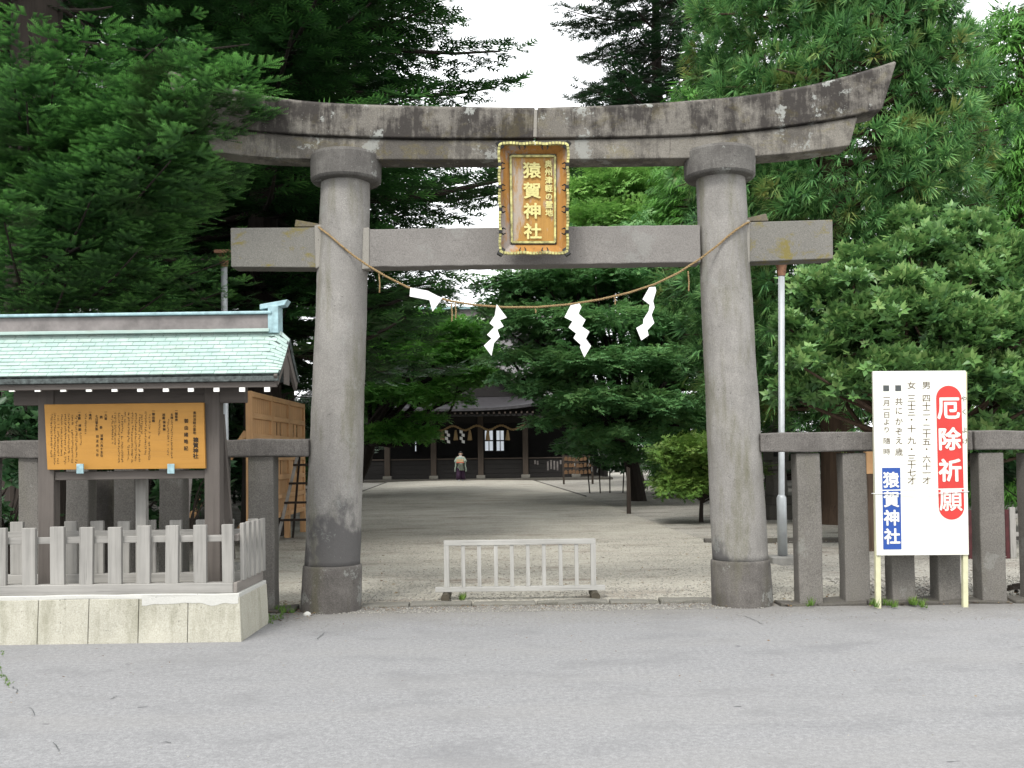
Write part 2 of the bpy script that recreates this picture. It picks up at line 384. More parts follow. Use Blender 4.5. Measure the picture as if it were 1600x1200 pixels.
# ------------------------------------------------------------------ ground
def sheet(name, rows, mat):
    o = MB().grid(rows).put(name, None, mat); return tag(o, kind='structure')
tag(MB().grid([[(-400, -200, -0.02), (400, -200, -0.02)], [(-400, 600, -0.02), (400, 600, -0.02)]]).put('ground', None, M['gravel']), kind='structure')
sheet('road', [[(-60, -60, 0.0), (60, -60, 0.0)], [(-60, 10.0, 0.0), (60, 10.0, 0.0)]], M['asphalt'])
rows = []
for i in range(26):
    Y = 10.05 + i * 2.02
    k = min(1, max(0, (Y - 20) / 16)); cx = -0.35 - 0.056 * (Y - 10)
    hw = 4.05 + 0.35 * k
    row = []
    for j in range(13):
        u = -1 + j / 6.0
        row.append((cx + u * hw, Y, 0.004 + 0.07 * k * (1 - u * u)))
    rows.append(row)
sheet('path', rows, M['path'])
# stone edging of the path
for side, nm in ((1, 'path_edging'), (-1, 'path_edging')):
    b = MB(); pts = []
    for i in range(13, 26):
        p = rows[i][12 if side > 0 else 0]; pts.append(Vector((p[0] + side * 0.06, p[1], 0.0)))
    for a, c in zip(pts, pts[1:]): b.bar(a, a + (c - a) * 0.985, 0.09, 0.035)
    tag(b.put(nm, None, M['kerbdark']), kind='structure')

# ------------------------------------------------------------------ torii gate
def interp(poly, x):
    xs = [p[0] for p in poly]; ys = [p[1] for p in poly]
    return float(np.interp(x, xs, ys))
def smooth_poly(poly, n):
    """resample a polyline by x with a soft curve"""
    xs = np.array([p[0] for p in poly]); ys = np.array([p[1] for p in poly])
    t = np.linspace(0, 1, n); X = xs[0] + (xs[-1] - xs[0]) * t
    Y = np.interp(X, xs, ys)
    for _ in range(3):
        Y[1:-1] = (Y[:-2] + 2 * Y[1:-1] + Y[2:]) / 4
    return list(zip(X, Y))
def beam(top, bot, y0, y1, n=26):
    """a curved stone between two outlines taken at depth y0"""
    a = [T(px, py, y0) for px, py in smooth_poly(top, n)]
    b = [T(px, py, y0) for px, py in smooth_poly(bot, n)]
    m = MB(); v = m.v
    for p, q in zip(a, b):
        lip = 0.03
        v += [(q.x, y0, q.z), (p.x, y0, p.z - lip), (p.x, y0 + 0.04, p.z), (p.x, y1 - 0.04, p.z), (p.x, y1, p.z - lip), (q.x, y1, q.z)]
    for i in range(n - 1):
        for k in range(6):
            j = (k + 1) % 6; c = i * 6
            m.f.append((c + k, c + 6 + k, c + 6 + j, c + j)[::-1])
    m.f.append(tuple(range(6))[::-1]); m.f.append(tuple((n - 1) * 6 + k for k in range(6)))
    me = m.mesh('beam')
    bm = bmesh.new(); bm.from_mesh(me); bmesh.ops.recalc_face_normals(bm, faces=bm.faces); bm.to_mesh(me); bm.free()
    return me

def rough_box(x0, x1, y0, y1, z0, z1, j=0.008, nz=3):
    m = MB(); r = random.uniform
    n0 = 0
    for k in range(nz + 1):
        z = z0 + (z1 - z0) * k / nz
        for x, y in ((x0, y0), (x1, y0), (x1, y1), (x0, y1)): m.v.append((x + r(-j, j), y + r(-j, j), z + (r(-j, j) if 0 < k else 0)))
    for k in range(nz):
        for i in range(4):
            q = (i + 1) % 4; a = k * 4; m.f.append((a + i, a + q, a + 4 + q, a + 4 + i))
    m.f.append((3, 2, 1, 0)); a = nz * 4; m.f.append((a, a+1, a+2, a+3)); return m
def long_rough(x0, x1, y0, y1, z0, z1, j=0.01, step=0.25, zslope=0.0):
    m = MB(); r = random.uniform; n = max(2, int((x1 - x0) / step))
    for k in range(n + 1):
        x = x0 + (x1 - x0) * k / n; dz = zslope * k / n
        for y, z in ((y0, z0), (y1, z0), (y1, z1), (y0, z1)): m.v.append((x, y + r(-j, j), z + dz + r(-j, j)))
    for k in range(n):
        for i in range(4):
            q = (i + 1) % 4; a = k * 4; m.f.append((a + i, a + 4 + i, a + 4 + q, a + q))
    m.f.append((0, 1, 2, 3)); a = n * 4; m.f.append((a+3, a+2, a+1, a)); return m
YT = 9.93
torii = thing('torii_gate', (T(838, 950, YT).x, YT, 0), 'weathered grey stone gate with two round pillars and an upswept double lintel', 'gate')
KT_L = [(258, 106), (300, 121), (355, 135), (408, 147), (469, 156), (562, 161), (675, 164), (836, 166)]
KB_L = [(281, 180), (330, 193), (380, 202), (480, 210), (560, 213), (640, 215), (740, 215.5), (834, 215)]
KT_R = [(840, 166), (950, 163), (1000, 160.5), (1075, 155.5), (1169, 147.5), (1262, 132.5), (1337, 114), (1401, 93)]
KB_R = [(838, 215), (950, 213.5), (1075, 210.5), (1169, 203), (1262, 192), (1341, 178.5), (1379, 170)]
SB_L = [(331, 236), (380, 243), (442, 247.5), (592, 249), (700, 249), (834, 249)]
SB_R = [(838, 249), (950, 248.5), (1067, 247), (1178, 244.5), (1255, 238), (1328, 227)]
ST_L = [(316, 190), (330, 193.6), (380, 202.6), (480, 210.6), (560, 213.6), (640, 215.6), (740, 216), (834, 215.6)]
ST_R = [(838, 215.6), (950, 214), (1075, 211), (1169, 203.6), (1262, 192.6), (1340, 179.3)]
for tp, bt in ((KT_L, KB_L), (KT_R, KB_R)): put('top_lintel', beam(tp, bt, YT - 0.18, YT + 0.18), torii, M['kasagi'], bevel=0.012)
for tp, bt in ((ST_L, SB_L), (ST_R, SB_R)): put('lower_lintel', beam(tp, bt, YT - 0.145, YT + 0.145), torii, M['shimaki'], bevel=0.01)
j0 = T(837, 167, YT - 0.19); j1 = T(836, 214, YT - 0.19)
MB().bar((j0.x, j0.y + 0.02, j0.z - 0.02), (j1.x, j1.y + 0.02, j1.z), 0.035, 0.03).put('joint_mortar', torii, M['mortar'], bevel=0.008)
PAX = {}
for side, (tx, bx, ty, by) in (('l', (541, 519.5, 262, 884)), ('r', (1124.5, 1156.5, 256, 876))):
    a = T(tx, ty, YT); b = T(bx, by, YT); r0, r1 = (0.242, 0.272)
    PAX[side] = (a, b)
    rr = []
    for i in range(61):
        t = i / 60; p = b.lerp(a, t); r = r1 + (r0 - r1) * t + 0.006 * mnoise.noise(Vector((t * 5, bx, 0)))
        rr.append((p.x, YT, p.z, r, r))
    pm_ = MB().rings(rr, 64)
    pm_.v = [(x + (x - a.x) * 0.030 * mnoise.noise(Vector((x * 4, y * 4, z * 2.2))) + 0.004 * mnoise.noise(Vector((x * 13, y * 13, z * 9))), y + 0.007 * mnoise.noise(Vector((x * 5, y * 5 + 7, z * 3))), z) for x, y, z in pm_.v]
    pl = pm_.put('pillar', torii, M['pillar'], smooth=True)
    f = T(517 if side == 'l' else 1160, 950, YT)
    MB().rings([(f.x, YT, -0.15, 0.30, 0.30), (f.x, YT, 0.0, 0.30, 0.30), (b.x, YT, b.z - 0.02, 0.291, 0.291), (b.x, YT, b.z + 0.012, 0.286, 0.286), (b.x, YT, b.z + 0.018, 0.26, 0.26)], 48).put('foot_ring', pl, M['ring'], bevel=0.01, smooth=True)
    c0 = T(tx, ty + 24, YT); c1 = T(tx, ty - 18, YT)
    bm_ = MB().rings([(c0.x, YT, c0.z - 0.012, 0.25, 0.25), (c0.x, YT, c0.z - 0.006, 0.332, 0.332), (c0.x, YT, c0.z + 0.02, 0.35, 0.35), (c0.x, YT, c1.z - 0.035, 0.356, 0.356), (c0.x, YT, c1.z, 0.338, 0.338)], 64)
    bm_.put('pillar_cap', torii, M['cap'], bevel=0.012)
YN = YT - 0.12
def plate(pts, y0, y1):
    return MB().prism([(T(px, py, y0).x, T(px, py, y0).z) for px, py in pts][::-1], y0, y1)
def fixn(m):
    me = m.mesh('p'); bm = bmesh.new(); bm.from_mesh(me); bmesh.ops.recalc_face_normals(bm, faces=bm.faces); bm.to_mesh(me); bm.free(); return me
put('tie_beam', fixn(plate([(360, 356), (500, 355), (503, 418), (361, 417)], YN, YT + 0.12)), torii, M['nuki_end'], bevel=0.008)
a = T(572, 358, YN); b = T(1094, 351, YN)
put('tie_beam', fixn(long_rough(a.x, b.x, YN, YT + 0.12, T(574, 417, YN).z, a.z, 0.0035, 0.09, b.z - a.z)), torii, M['nuki'], bevel=0.01)
put('tie_beam', fixn(plate([(1165, 347), (1301, 343), (1302, 404), (1167, 409)], YN, YT + 0.12)), torii, M['nuki_end'], bevel=0.008)
put('wedge', fixn(plate([(460, 354), (462, 343), (500, 350), (500, 354)], YN + 0.03, YT + 0.09)), torii, M['wedge'], bevel=0.005)
put('wedge', fixn(plate([(1165, 346), (1165, 341), (1197, 333.5), (1201, 345)], YN + 0.03, YT + 0.09)), torii, M['wedge'], bevel=0.005)
for pts in ([(491, 352), (503, 350), (506, 414), (493, 420)], [(567, 356), (577, 355), (577, 420), (565, 421)], [(1161, 344), (1172, 343), (1172, 411), (1165, 412)]):
    put('joint_mortar', fixn(plate(pts, YN - 0.02, YT)), torii, M['mortar'], bevel=0.01)

# ------------------------------------------------------------------ lettering
_fc = bpy.data.curves.new('glyph', 'FONT'); _fo = bpy.data.objects.new('glyph', _fc); COL.objects.link(_fo)
_fc.resolution_u = 2
GC = {}
def glyph(ch):
    if ch not in GC:
        _fc.body = ch
        bpy.context.view_layer.update()
        me = bpy.data.meshes.new_from_object(_fo.evaluated_get(bpy.context.evaluated_depsgraph_get()))
        v = np.array([x.co[:] for x in me.vertices]).reshape(-1, 3); f = [tuple(p.vertices) for p in me.polygons]
        bpy.data.meshes.remove(me)
        if len(v): v = v - np.array([0.5, 0.38, 0])
        GC[ch] = (v, f)
    return GC[ch]
def letters(items, frame, depth=0.003):
    """items: (char, u, v, w, h, bold); frame(u, v) -> (point on face, unit right, unit up, normal out)"""
    m = MB()
    for ch, u, vv, wd, ht, bold in items:
        gv, gf = glyph(ch); o, rx, up, nn = frame(u, vv)
        sh_ = [(0, 0)] if not bold else [(bold * math.cos(a), bold * math.sin(a)) for a in np.arange(8) * math.pi / 4]
        for k, (dx, dy) in enumerate(sh_):
            n0 = len(m.v)
            for p in gv: m.v.append(tuple(o + rx * ((p[0] + dx) * wd) + up * ((p[1] + dy) * ht) + nn * (depth + k * 0.0002)))
            m.f += [tuple(n0 + i for i in q) for q in gf]
    return m
def letter_each(items, frame, depth, parent, mat):
    for q in items: letters([q], frame, depth).put('letter', parent, mat)
def face_frame(tl, tr, bl):
    """frame in fractions of a rectangular face"""
    ex = tr - tl; ey = bl - tl; rx = ex.normalized(); up = (-ey).normalized(); nn = rx.cross(up).normalized()
    return lambda u, v: (tl + ex * u + ey * v, rx, up, nn)

# ------------------------------------------------------------------ name plaque between the lintels
YP = 9.52
c = T(833, 311, YP)
plq = thing('name_plaque', (c.x, YP, c.z - 0.5), 'gold and brown framed vertical name plaque hung on the stone lintel', 'plaque')
o_tl, o_tr, o_bl, o_br = T(780, 226, YP - 0.05), T(887, 226, YP - 0.05), T(782, 396, YP), T(886, 396, YP)
i_tl, i_tr, i_bl, i_br = T(797, 243, YP + 0.06), T(868, 243, YP + 0.06), T(799, 381, YP + 0.08), T(868, 381, YP + 0.08)
def quadloft(a, b, back=0.05):
    m = MB()
    for k in range(4):
        p, q, r, s = a[k], a[(k+1) % 4], b[(k+1) % 4], b[k]; bk = Vector((0, back, 0))
        m.quad8([p, q, r, s, p + bk, q + bk, r + bk, s + bk])
    return m
put('frame', fixn(quadloft([o_tl, o_tr, o_br, o_bl], [i_tl, i_tr, i_br, i_bl])), plq, M['plaque_f'])
pm = MB().quad8([i_tl, i_tr, i_br, i_bl] + [p + Vector((0, 0.05, 0)) for p in (i_tl, i_tr, i_br, i_bl)])
pan = put('panel', fixn(pm), plq, M['plaque'])
# two gilt mouldings round the panel, a dark line between
for ins, th, mt in ((0.0, 0.016, 'black'), (0.012, 0.02, 'gold')):
    m = MB(); q = [i_tl, i_tr, i_br, i_bl]; cc = sum(q, Vector()) / 4
    q = [p + (cc - p).normalized() * ins - Vector((0, 0.012 + ins * 0.4, 0)) for p in q]
    for k in range(4): m.bar(q[k], q[(k+1) % 4], th, th, up=(0, 1, 0))
    m.put('inner_rim', plq, M[mt])
# scalloped gilt border: little gilt blocks on a wavy edge, black clasps between
corners = [o_tl, o_tr, o_br, o_bl]
gb = MB(); kb = MB()
for k in range(4):
    a, b = corners[k], corners[(k+1) % 4]; L = (b - a).length; n = int(L / 0.030); d = (b - a).normalized(); nrm = d.cross(Vector((0, 1, 0))).normalized()
    outw = nrm if (a + nrm - cc).length > (a - nrm - cc).length else -nrm
    lobes = 2 if k % 2 == 0 else 4
    for i in range(n):
        t = (i + 0.5) / n; wv = abs(math.sin(math.pi * t * (lobes + 1))) * 0.011 - 0.006
        p = a + d * (t * L) + outw * wv - Vector((0, 0.02, 0))
        ph = (t * (lobes + 1)) % 1.0
        if 0.06 < ph < 0.94: gb.bar(p - d * 0.0125, p + d * 0.0125, 0.024, 0.05, up=(0, 1, 0))
        else: kb.bar(p - d * 0.014 , p + d * 0.014, 0.034, 0.056, up=(0, 1, 0))
    for i in range(1, lobes + 1):
        t = i / (lobes + 1); p = a + d * (t * L) - Vector((0, 0.02, 0))
        for s in (-1, 1):
            kb.tube([p + d * 0.012 * s, p - outw * 0.03 + d * 0.03 * s, p - outw * 0.055 + d * 0.018 * s], [0.009, 0.008, 0.004], 6)
for p in corners: kb.bar(p + (p - cc).normalized() * 0.025 - Vector((0, 0.02, 0)), p - (p - cc).normalized() * 0.05 - Vector((0, 0.02, 0)), 0.05, 0.05, up=(0, 1, 0))
tag(gb.put('gilt_edging', plq, M['gold']), kind='stuff'); tag(kb.put('black_edging', plq, M['black']), kind='stuff')
fr = face_frame(i_tl - Vector((0, 0.004, 0)), i_tr - Vector((0, 0.004, 0)), i_bl - Vector((0, 0.004, 0)))
W_, H_ = (i_tr - i_tl).length, (i_bl - i_tl).length
it = [(ch, 0.475, v, 0.40 * W_, 0.185 * H_, 0.028) for ch, v in zip('猿賀神社', (0.17, 0.40, 0.63, 0.86))]
it += [(ch, 0.84, 0.10 + i * 0.092, 0.17 * W_, 0.088 * H_, 0.03) for i, ch in enumerate('奥州津軽の霊地')]
letter_each(it, fr, 0.012, pan, M['gold_l'])

# ------------------------------------------------------------------ straw rope and paper streamers
def twisted(path, r, strands=2, pitch=0.05, sides=5, mb=None):
    mb = mb or MB(); pts = [Vector(p) for p in path]
    seg = [0.0]
    for a, b in zip(pts, pts[1:]): seg.append(seg[-1] + (b - a).length)
    n = max(4, int(seg[-1] / (pitch / 5)))
    P = []
    for i in range(n + 1):
        s = seg[-1] * i / n; k = min(len(pts) - 2, max(0, int(np.searchsorted(seg, s)) - 1))
        t = (s - seg[k]) / max(1e-9, seg[k+1] - seg[k]); P.append((pts[k].lerp(pts[k+1], t), s))
    for q in range(strands):
        line = []
        for i, (p, s) in enumerate(P):
            d = (P[min(i+1, n)][0] - P[max(i-1, 0)][0]).normalized(); u = d.cross(Vector((0, 1, 0.01))).normalized(); w2 = d.cross(u)
            a = 2 * math.pi * (s / pitch + q / strands); line.append(p + (u * math.cos(a) + w2 * math.sin(a)) * r * 0.5)
        mb.tube(line, r * 0.55, sides)
    return mb
YR = YT - 0.30
rope_px = [(498, 347), (512, 365), (530, 384), (552, 400), (574, 415), (600, 432), (635, 450), (670, 463), (700, 472), (740, 478), (790, 482), (838, 482), (890, 478), (940, 469), (985, 458), (1025, 447), (1060, 430), (1095, 405), (1125, 382), (1150, 360), (1166, 342)]
rp = []
for i, (px, py) in enumerate(rope_px):
    y = YR
    for s in 'lr':
        a, b = PAX[s]; p = T(px, py, YR); t = (p.z - b.z) / (a.z - b.z); ax = b.x + (a.x - b.x) * t; dx = abs(p.x - ax)
        if dx < 0.27: y = min(y, YT - math.sqrt(max(0.0, 0.272 ** 2 - dx * dx)) ) if dx > 0.2 else YT - math.sqrt(0.272 ** 2 - dx * dx)
    rp.append(T(px, py, y))
rp = [rp[0] + Vector((-0.02, 0.25, 0.03))] + rp + [rp[-1] + Vector((0.02, 0.25, 0.03))]
# soften
for _ in range(2): rp = [rp[0]] + [(a + b * 2 + c_) / 4 for a, b, c_ in zip(rp, rp[1:], rp[2:])] + [rp[-1]]
_d = []
for p, q_ in zip(rp, rp[1:]): _d += [p.lerp(q_, k / 4) for k in range(4)]
rp = _d + [rp[-1]]
for p in rp:
    for s in 'lr':
        a, b = PAX[s]; t = (p.z - b.z) / (a.z - b.z); ax = b.x + (a.x - b.x) * t; rr_ = 0.272 + (0.242 - 0.272) * t + 0.018; dx = p.x - ax; dy = p.y - YT; d_ = math.hypot(dx, dy)
        if d_ < rr_: k = rr_ / max(d_, 1e-6); p.x = ax + dx * k; p.y = YT + dy * k
rope = thing('sacred_rope', rp[len(rp)//2], 'thin twisted straw rope slung between the two stone pillars', 'rope')
twisted(rp, 0.0125).put('rope_strand', rope, M['straw'], smooth=True)
for px, y0, y1 in ((592, 428, 457), (705, 474, 502), (711, 474, 497), (836, 483, 489), (960, 464, 476), (1075, 424, 455)):
    a = T(px, y0, YR); b = T(px + 1, y1, YR)
    twisted([a, (a + b) / 2 + Vector((0.006, 0, 0)), b], 0.008, 2, 0.04).put('loose_straw_end', rope, M['straw'])
SH = [
 ([(641, 449), (668, 454), (691, 466), (676, 487), (671, 469), (640, 463)], 'white paper streamer blown sideways along the rope', 9.60),
 ([(776, 475), (792, 496), (781, 500), (787, 510), (777, 515), (781, 526), (772, 536), (768, 556), (756, 540), (768, 529), (761, 523), (772, 511), (765, 505), (773, 493)], 'slim white zigzag paper streamer hanging under the gold plaque side with twin straws', 9.61),
 ([(891.6, 477), (905.6, 474), (908.5, 480), (904, 490), (915, 499.4), (909.4, 510), (921, 518), (915.4, 529.4), (923.5, 540.6), (913, 558.5), (906, 542.5), (907.5, 539), (896, 528.4), (900, 521), (888.4, 511.6), (894.4, 502), (882, 495.6)], 'broad white zigzag paper streamer hanging in front of the maple beside the plaque', 9.60),
 ([(1014.5, 448.8), (1024, 448), (1025.4, 454), (1020.7, 470), (1023, 480), (1018, 492), (1022, 505), (1011.6, 516), (1013.6, 524), (1002, 532), (994, 512.5), (1005, 506), (1005, 499.4), (1013.5, 486), (1015.4, 476), (1004, 467.5)], 'twisted narrow white paper streamer beside the mossy pillar', 9.62),
]
for pts, lab, y in SH:
    P2 = [T(px, py, y) for px, py in pts]; cz = sum((p.z for p in P2)) / len(P2)
    def wob(i, p): return y + 0.004 * math.sin(i * 1.9) + 0.006 * math.sin((p.z - cz) * 12)
    k = len(P2); m = MB()
    m.v = [(p.x, wob(i, p), p.z) for i, p in enumerate(P2)] + [(p.x, wob(i, p) + 0.003, p.z) for i, p in enumerate(P2)]
    from mathutils.geometry import tessellate_polygon
    tris = tessellate_polygon([[Vector((p.x, p.z, 0)) for p in P2]])
    m.f = [tuple(t) for t in tris] + [tuple(k + i for i in t[::-1]) for t in tris] + [(i, (i+1) % k, k + (i+1) % k, k + i) for i in range(k)]
    me = fixn(m)
    tag(put('paper_streamer', me, None, M['paper']), lab, 'streamer', 'paper streamers on the straw rope')

# ------------------------------------------------------------------ stone fence
YF = 9.78
def fence(name, posts, rails, label):
    t = thing(name, (T(posts[0][0], 900, YF).x, YF, 0), label, 'fence')
    for x0, x1 in posts:
        a = T(x0, 820, YF).x; b = T(x1, 820, YF).x
        zt = T((x0 + x1) / 2, 708, YF).z
        put('post', fixn(rough_box(a, b, YF, YF + 0.20, -0.1, zt, 0.006, 4)), t, M['fence'], bevel=0.012)
    for x0, x1, y0, y1 in rails:
        a = T(x0, y0, YF - 0.03); b = T(x1, y1, YF - 0.03)
        bot = T(x0, y0 + 30 * (1 if x0 > 700 else 0.93), YF - 0.03).z
        put('rail', fixn(long_rough(a.x, b.x, YF - 0.035, YF + 0.235, bot, a.z, 0.008, 0.22, b.z - a.z)), t, M['rail'], bevel=0.014)
    return t
fence('stone_fence', [(-46, -12), (28, 60), (102, 138), (178, 211), (248, 285), (321, 352), (388, 428)], [(-140, 199, 688.5, 688), (202, 482, 688, 685.5)], 'grey stone post and rail fence running behind the notice shelter')
fence('stone_fence', [(1247, 1284), (1319, 1357), (1392, 1428), (1464, 1500), (1532, 1571), (1606, 1644)], [(1188, 1519, 677, 673), (1522, 1800, 673, 670)], 'grey stone post and rail fence behind the white festival sign')

# kerb under the gate and fences
kerb = thing('kerb', (T(838, 950, 10.1).x, 10.1, 0), None, None); kerb['kind'] = 'structure'
def kstones(xs, y0, y1, z, mat, j):
    for a, b in zip(xs, xs[1:]):
        A = T(a, 944, 10.05).x; B = T(b, 944, 10.05).x
        put('kerb_stone', fixn(long_rough(A + 0.006, B - 0.006, y0 + random.uniform(-.02, .02), y1 + random.uniform(-.02, .02), -0.06, z + random.uniform(-0.012, 0.012), j, 0.16)), kerb, mat, bevel=0.015)
kstones([562, 640, 738, 838, 952, 1030, 1114], 10.0, 10.17, 0.035, M['kerb'], 0.012)
kstones([1206, 1262, 1338, 1420, 1488, 1560, 1660], 9.72, 10.02, 0.035, M['kerbdark'], 0.02)
kstones([-30, 70, 150, 230, 310, 390, 470], 9.74, 10.02, 0.03, M['kerbdark'], 0.02)

# ------------------------------------------------------------------ low wooden barrier in the gateway
YB = 10.45
def BX(px): return T(px, 890, YB).x
def BZ(py): return T(812, py, YB).z
bar_ = thing('low_barrier', (BX(812), YB, 0), 'low silvery wooden railing barrier standing in the gateway on two log feet', 'barrier')
MB().box(BX(694), BX(931), YB - 0.03, YB + 0.03, BZ(851), BZ(843)).put('top_rail', bar_, M['palewood'], bevel=0.004)
MB().box(BX(680), BX(945), YB - 0.045, YB + 0.045, BZ(923), BZ(916)).put('bottom_rail', bar_, M['palewood'], bevel=0.004)
for x0, x1 in ((694, 702), (923, 931)): MB().box(BX(x0), BX(x1), YB - 0.03, YB + 0.03, BZ(916), BZ(851)).put('end_post', bar_, M['palewood_z'], bevel=0.003)
for x in (724, 749, 775, 800, 825, 850, 876, 901): MB().box(BX(x - 3), BX(x + 3), YB - 0.02, YB + 0.02, BZ(916), BZ(851)).put('baluster', bar_, M['palewood_z'], bevel=0.003)
for x in (697, 928):
    X = BX(x); z = BZ(923)
    MB().tube([(X, YB - 0.2, z / 2 + 0.0), (X, YB + 0.2, z / 2)], max(0.03, z / 2), 14).put('log_foot', bar_, M['roller'], bevel=0.004)

# ------------------------------------------------------------------ stone plinth, picket fence, notice shelter
YQ = 8.27; QX = -2.27; QB = 9.18; QL = -4.92
zq = T(200, 930, YQ).z
pl = thing('stone_plinth', ((QX + QL) / 2, 8.7, 0), 'cream stone block plinth with a whitewashed rim under the notice shelter', 'plinth')
jx = [T(x, 970, YQ).x for x in (-150, -95, -18, 60, 139, 217, 294)] + [QX]
jx[0] = QL
for a, b in zip(jx, jx[1:]):
    m = MB(); e = 0.0022
    bt = 0.035 if b == QX else 0
    m.quad8([(a + e, YQ - 0.03, -0.05), (b - (e if b != QX else 0) + bt * 0.6, YQ - 0.03, -0.05), (b - (e if b != QX else 0) + bt * 0.6, YQ + 0.3, -0.05), (a + e, YQ + 0.3, -0.05),
             (a + e, YQ, zq - 0.03), (b - (e if b != QX else 0), YQ, zq - 0.03), (b - (e if b != QX else 0), YQ + 0.3, zq - 0.03), (a + e, YQ + 0.3, zq - 0.03)])
    put('block', fixn(m), pl, M['plinth'], bevel=0.006)
ys = [YQ + 0.302, 8.87, QB]
for a, b in zip(ys, ys[1:]):
    m = MB(); m.quad8([(QX - 0.3, a + .003, -0.05), (QX + 0.021, a + .003, -0.05), (QX + 0.021, b - .003, -0.05), (QX - 0.3, b - .003, -0.05), (QX - 0.3, a + .003, zq - 0.03), (QX, a + .003, zq - 0.03), (QX, b - .003, zq - 0.03), (QX - 0.3, b - .003, zq - 0.03)])
    put('block', fixn(m), pl, M['plinth'], bevel=0.006)
MB().box(QL, QX - 0.305, YQ + 0.305, QB, -0.05, zq - 0.02).put('fill', pl, M['limewash'])
put('rim', fixn(long_rough(QL, QX - 0.004, YQ + 0.003, QB, zq - 0.034, zq + 0.004, 0.004, 0.2)), pl, M['limewash'], bevel=0.008)
# dribbles of whitewash over the top of the blocks
m = MB()
xs = np.linspace(T(222, 940, YQ).x, QX - 0.01, 26)
low = [zq - 0.05 - 0.035 * (0.5 + 0.5 * mnoise.noise(Vector((x * 3.1, 0, 4)))) - 0.02 * (0.5 + mnoise.noise(Vector((x * 9, 2, 4)))) for x in xs]
m.grid([[(x, YQ - 0.006, z) for x, z in zip(xs, low)], [(x, YQ - 0.003, zq - 0.015) for x in xs]])
m.put('whitewash', pl, M['limewash'])

# pickets
zs0 = zq + 0.004; zs1 = zs0 + 0.085
pk = thing('picket_fence', ((QX + QL) / 2, 8.4, zq), 'low weathered grey wooden picket fence round the notice shelter', 'fence')
YK = YQ + 0.06
MB().box(QL + 0.02, QX - 0.06, YK - 0.045, YK + 0.05, zs0, zs1).put('sill_beam', pk, M['greywood_x'], bevel=0.006)
MB().box(QX - 0.058, QX + 0.035 - 0.06, YK - 0.046, QB - 0.03, zs0, zs1 + 0.002).put('sill_beam', pk, M['greywood_y'], bevel=0.006)
MB().box(QL + 0.02, QX - 0.06, QB - 0.11, QB - 0.03, zs0, zs1).put('sill_beam', pk, M['greywood_x'], bevel=0.006)
zp = T(200, 822, YK).z; zr = T(200, 838, YK).z
XF = [(-56, -34), (-9, 12), (37, 58), (81, 103), (126, 147), (171, 192), (216, 236), (260, 280), (304, 324), (349, 366)]
def picket(x0, x1, y0, y1, z0, z1):
    m = MB(); r = random.uniform; h = r(-0.006, 0.006); l = r(-0.006, 0.006)
    m.quad8([(x0, y0, z0), (x1, y0, z0), (x1, y1, z0), (x0, y1, z0), (x0 + l, y0, z1 + h), (x1 + l, y0, z1 + h + r(-.004, .004)), (x1 + l, y1, z1 + h), (x0 + l, y1, z1 + h)])
    m.put('picket', pk, M['greywood'], bevel=0.005)
for x0, x1 in XF:
    a, b = T(x0, 870, YK).x, T(x1, 870, YK).x
    picket(a, b, YK - 0.035, YK + 0.008, zs1 - 0.002, zp)
    picket(a, b, QB - 0.09, QB - 0.05, zs1 - 0.002, zp)
MB().box(QL + 0.02, QX - 0.07, YK + 0.010, YK + 0.04, zr - 0.055, zr + 0.0).put('rail', pk, M['greywood_x'], bevel=0.004)
MB().box(QL + 0.02, QX - 0.07, QB - 0.125, QB - 0.092, zr - 0.055, zr + 0.0).put('rail', pk, M['greywood_x'], bevel=0.004)
MB().box(QX - 0.075, QX - 0.048, YK + 0.05, QB - 0.13, zr - 0.056, zr - 0.002).put('rail', pk, M['greywood_y'], bevel=0.004)
for i in range(5):
    y = YK + 0.12 + i * 0.165
    picket(QX - 0.046, QX - 0.012, y, y + 0.085, zs1 - 0.002, zp + 0.003)

# shelter
YS = 8.75; YE = 8.36; YBK = 9.12
XV = -1.95; XL = -4.78; XRG = -2.075
z_e = T(200, 588, YE).z; z_r = T(200, 518, YS).z
sh = thing('notice_shelter', ((XV + XL) / 2, YS, zq), 'small open wooden shelter with a pale green copper shingle roof', 'shelter')
XP = []
for x0, x1 in ((59, 84), (319, 343)):
    a, b = T(x0, 700, YS - 0.065).x, T(x1, 700, YS - 0.065).x; XP.append((a, b))
    MB().box(a, b, YS - 0.065, YS + 0.065, zq, z_e - 0.02).put('post', sh, M['post'], bevel=0.008)
zb1 = T(195, 736, YS).z; zb0 = T(195, 749, YS).z
MB().box(XP[0][1], XP[1][0], YS - 0.045, YS + 0.045, zb0, zb1).put('crossbeam', sh, M['post_x'], bevel=0.006)
zt0 = T(195, 632, YS).z; zt1 = T(195, 612, YS).z
MB().box(XP[0][0] - 0.22, XP[1][1] + 0.22, YS - 0.052, YS + 0.052, zt0 + 0.002, zt1 + 0.03).put('crossbeam', sh, M['post_x'], bevel=0.006)
for xa, xb in XP:      # arms that carry the eaves
    MB().box((xa + xb) / 2 - 0.04, (xa + xb) / 2 + 0.04, YE + 0.10, YBK - 0.05, zt1 + 0.032, zt1 + 0.11).put('bracket_arm', sh, M['post'], bevel=0.005)
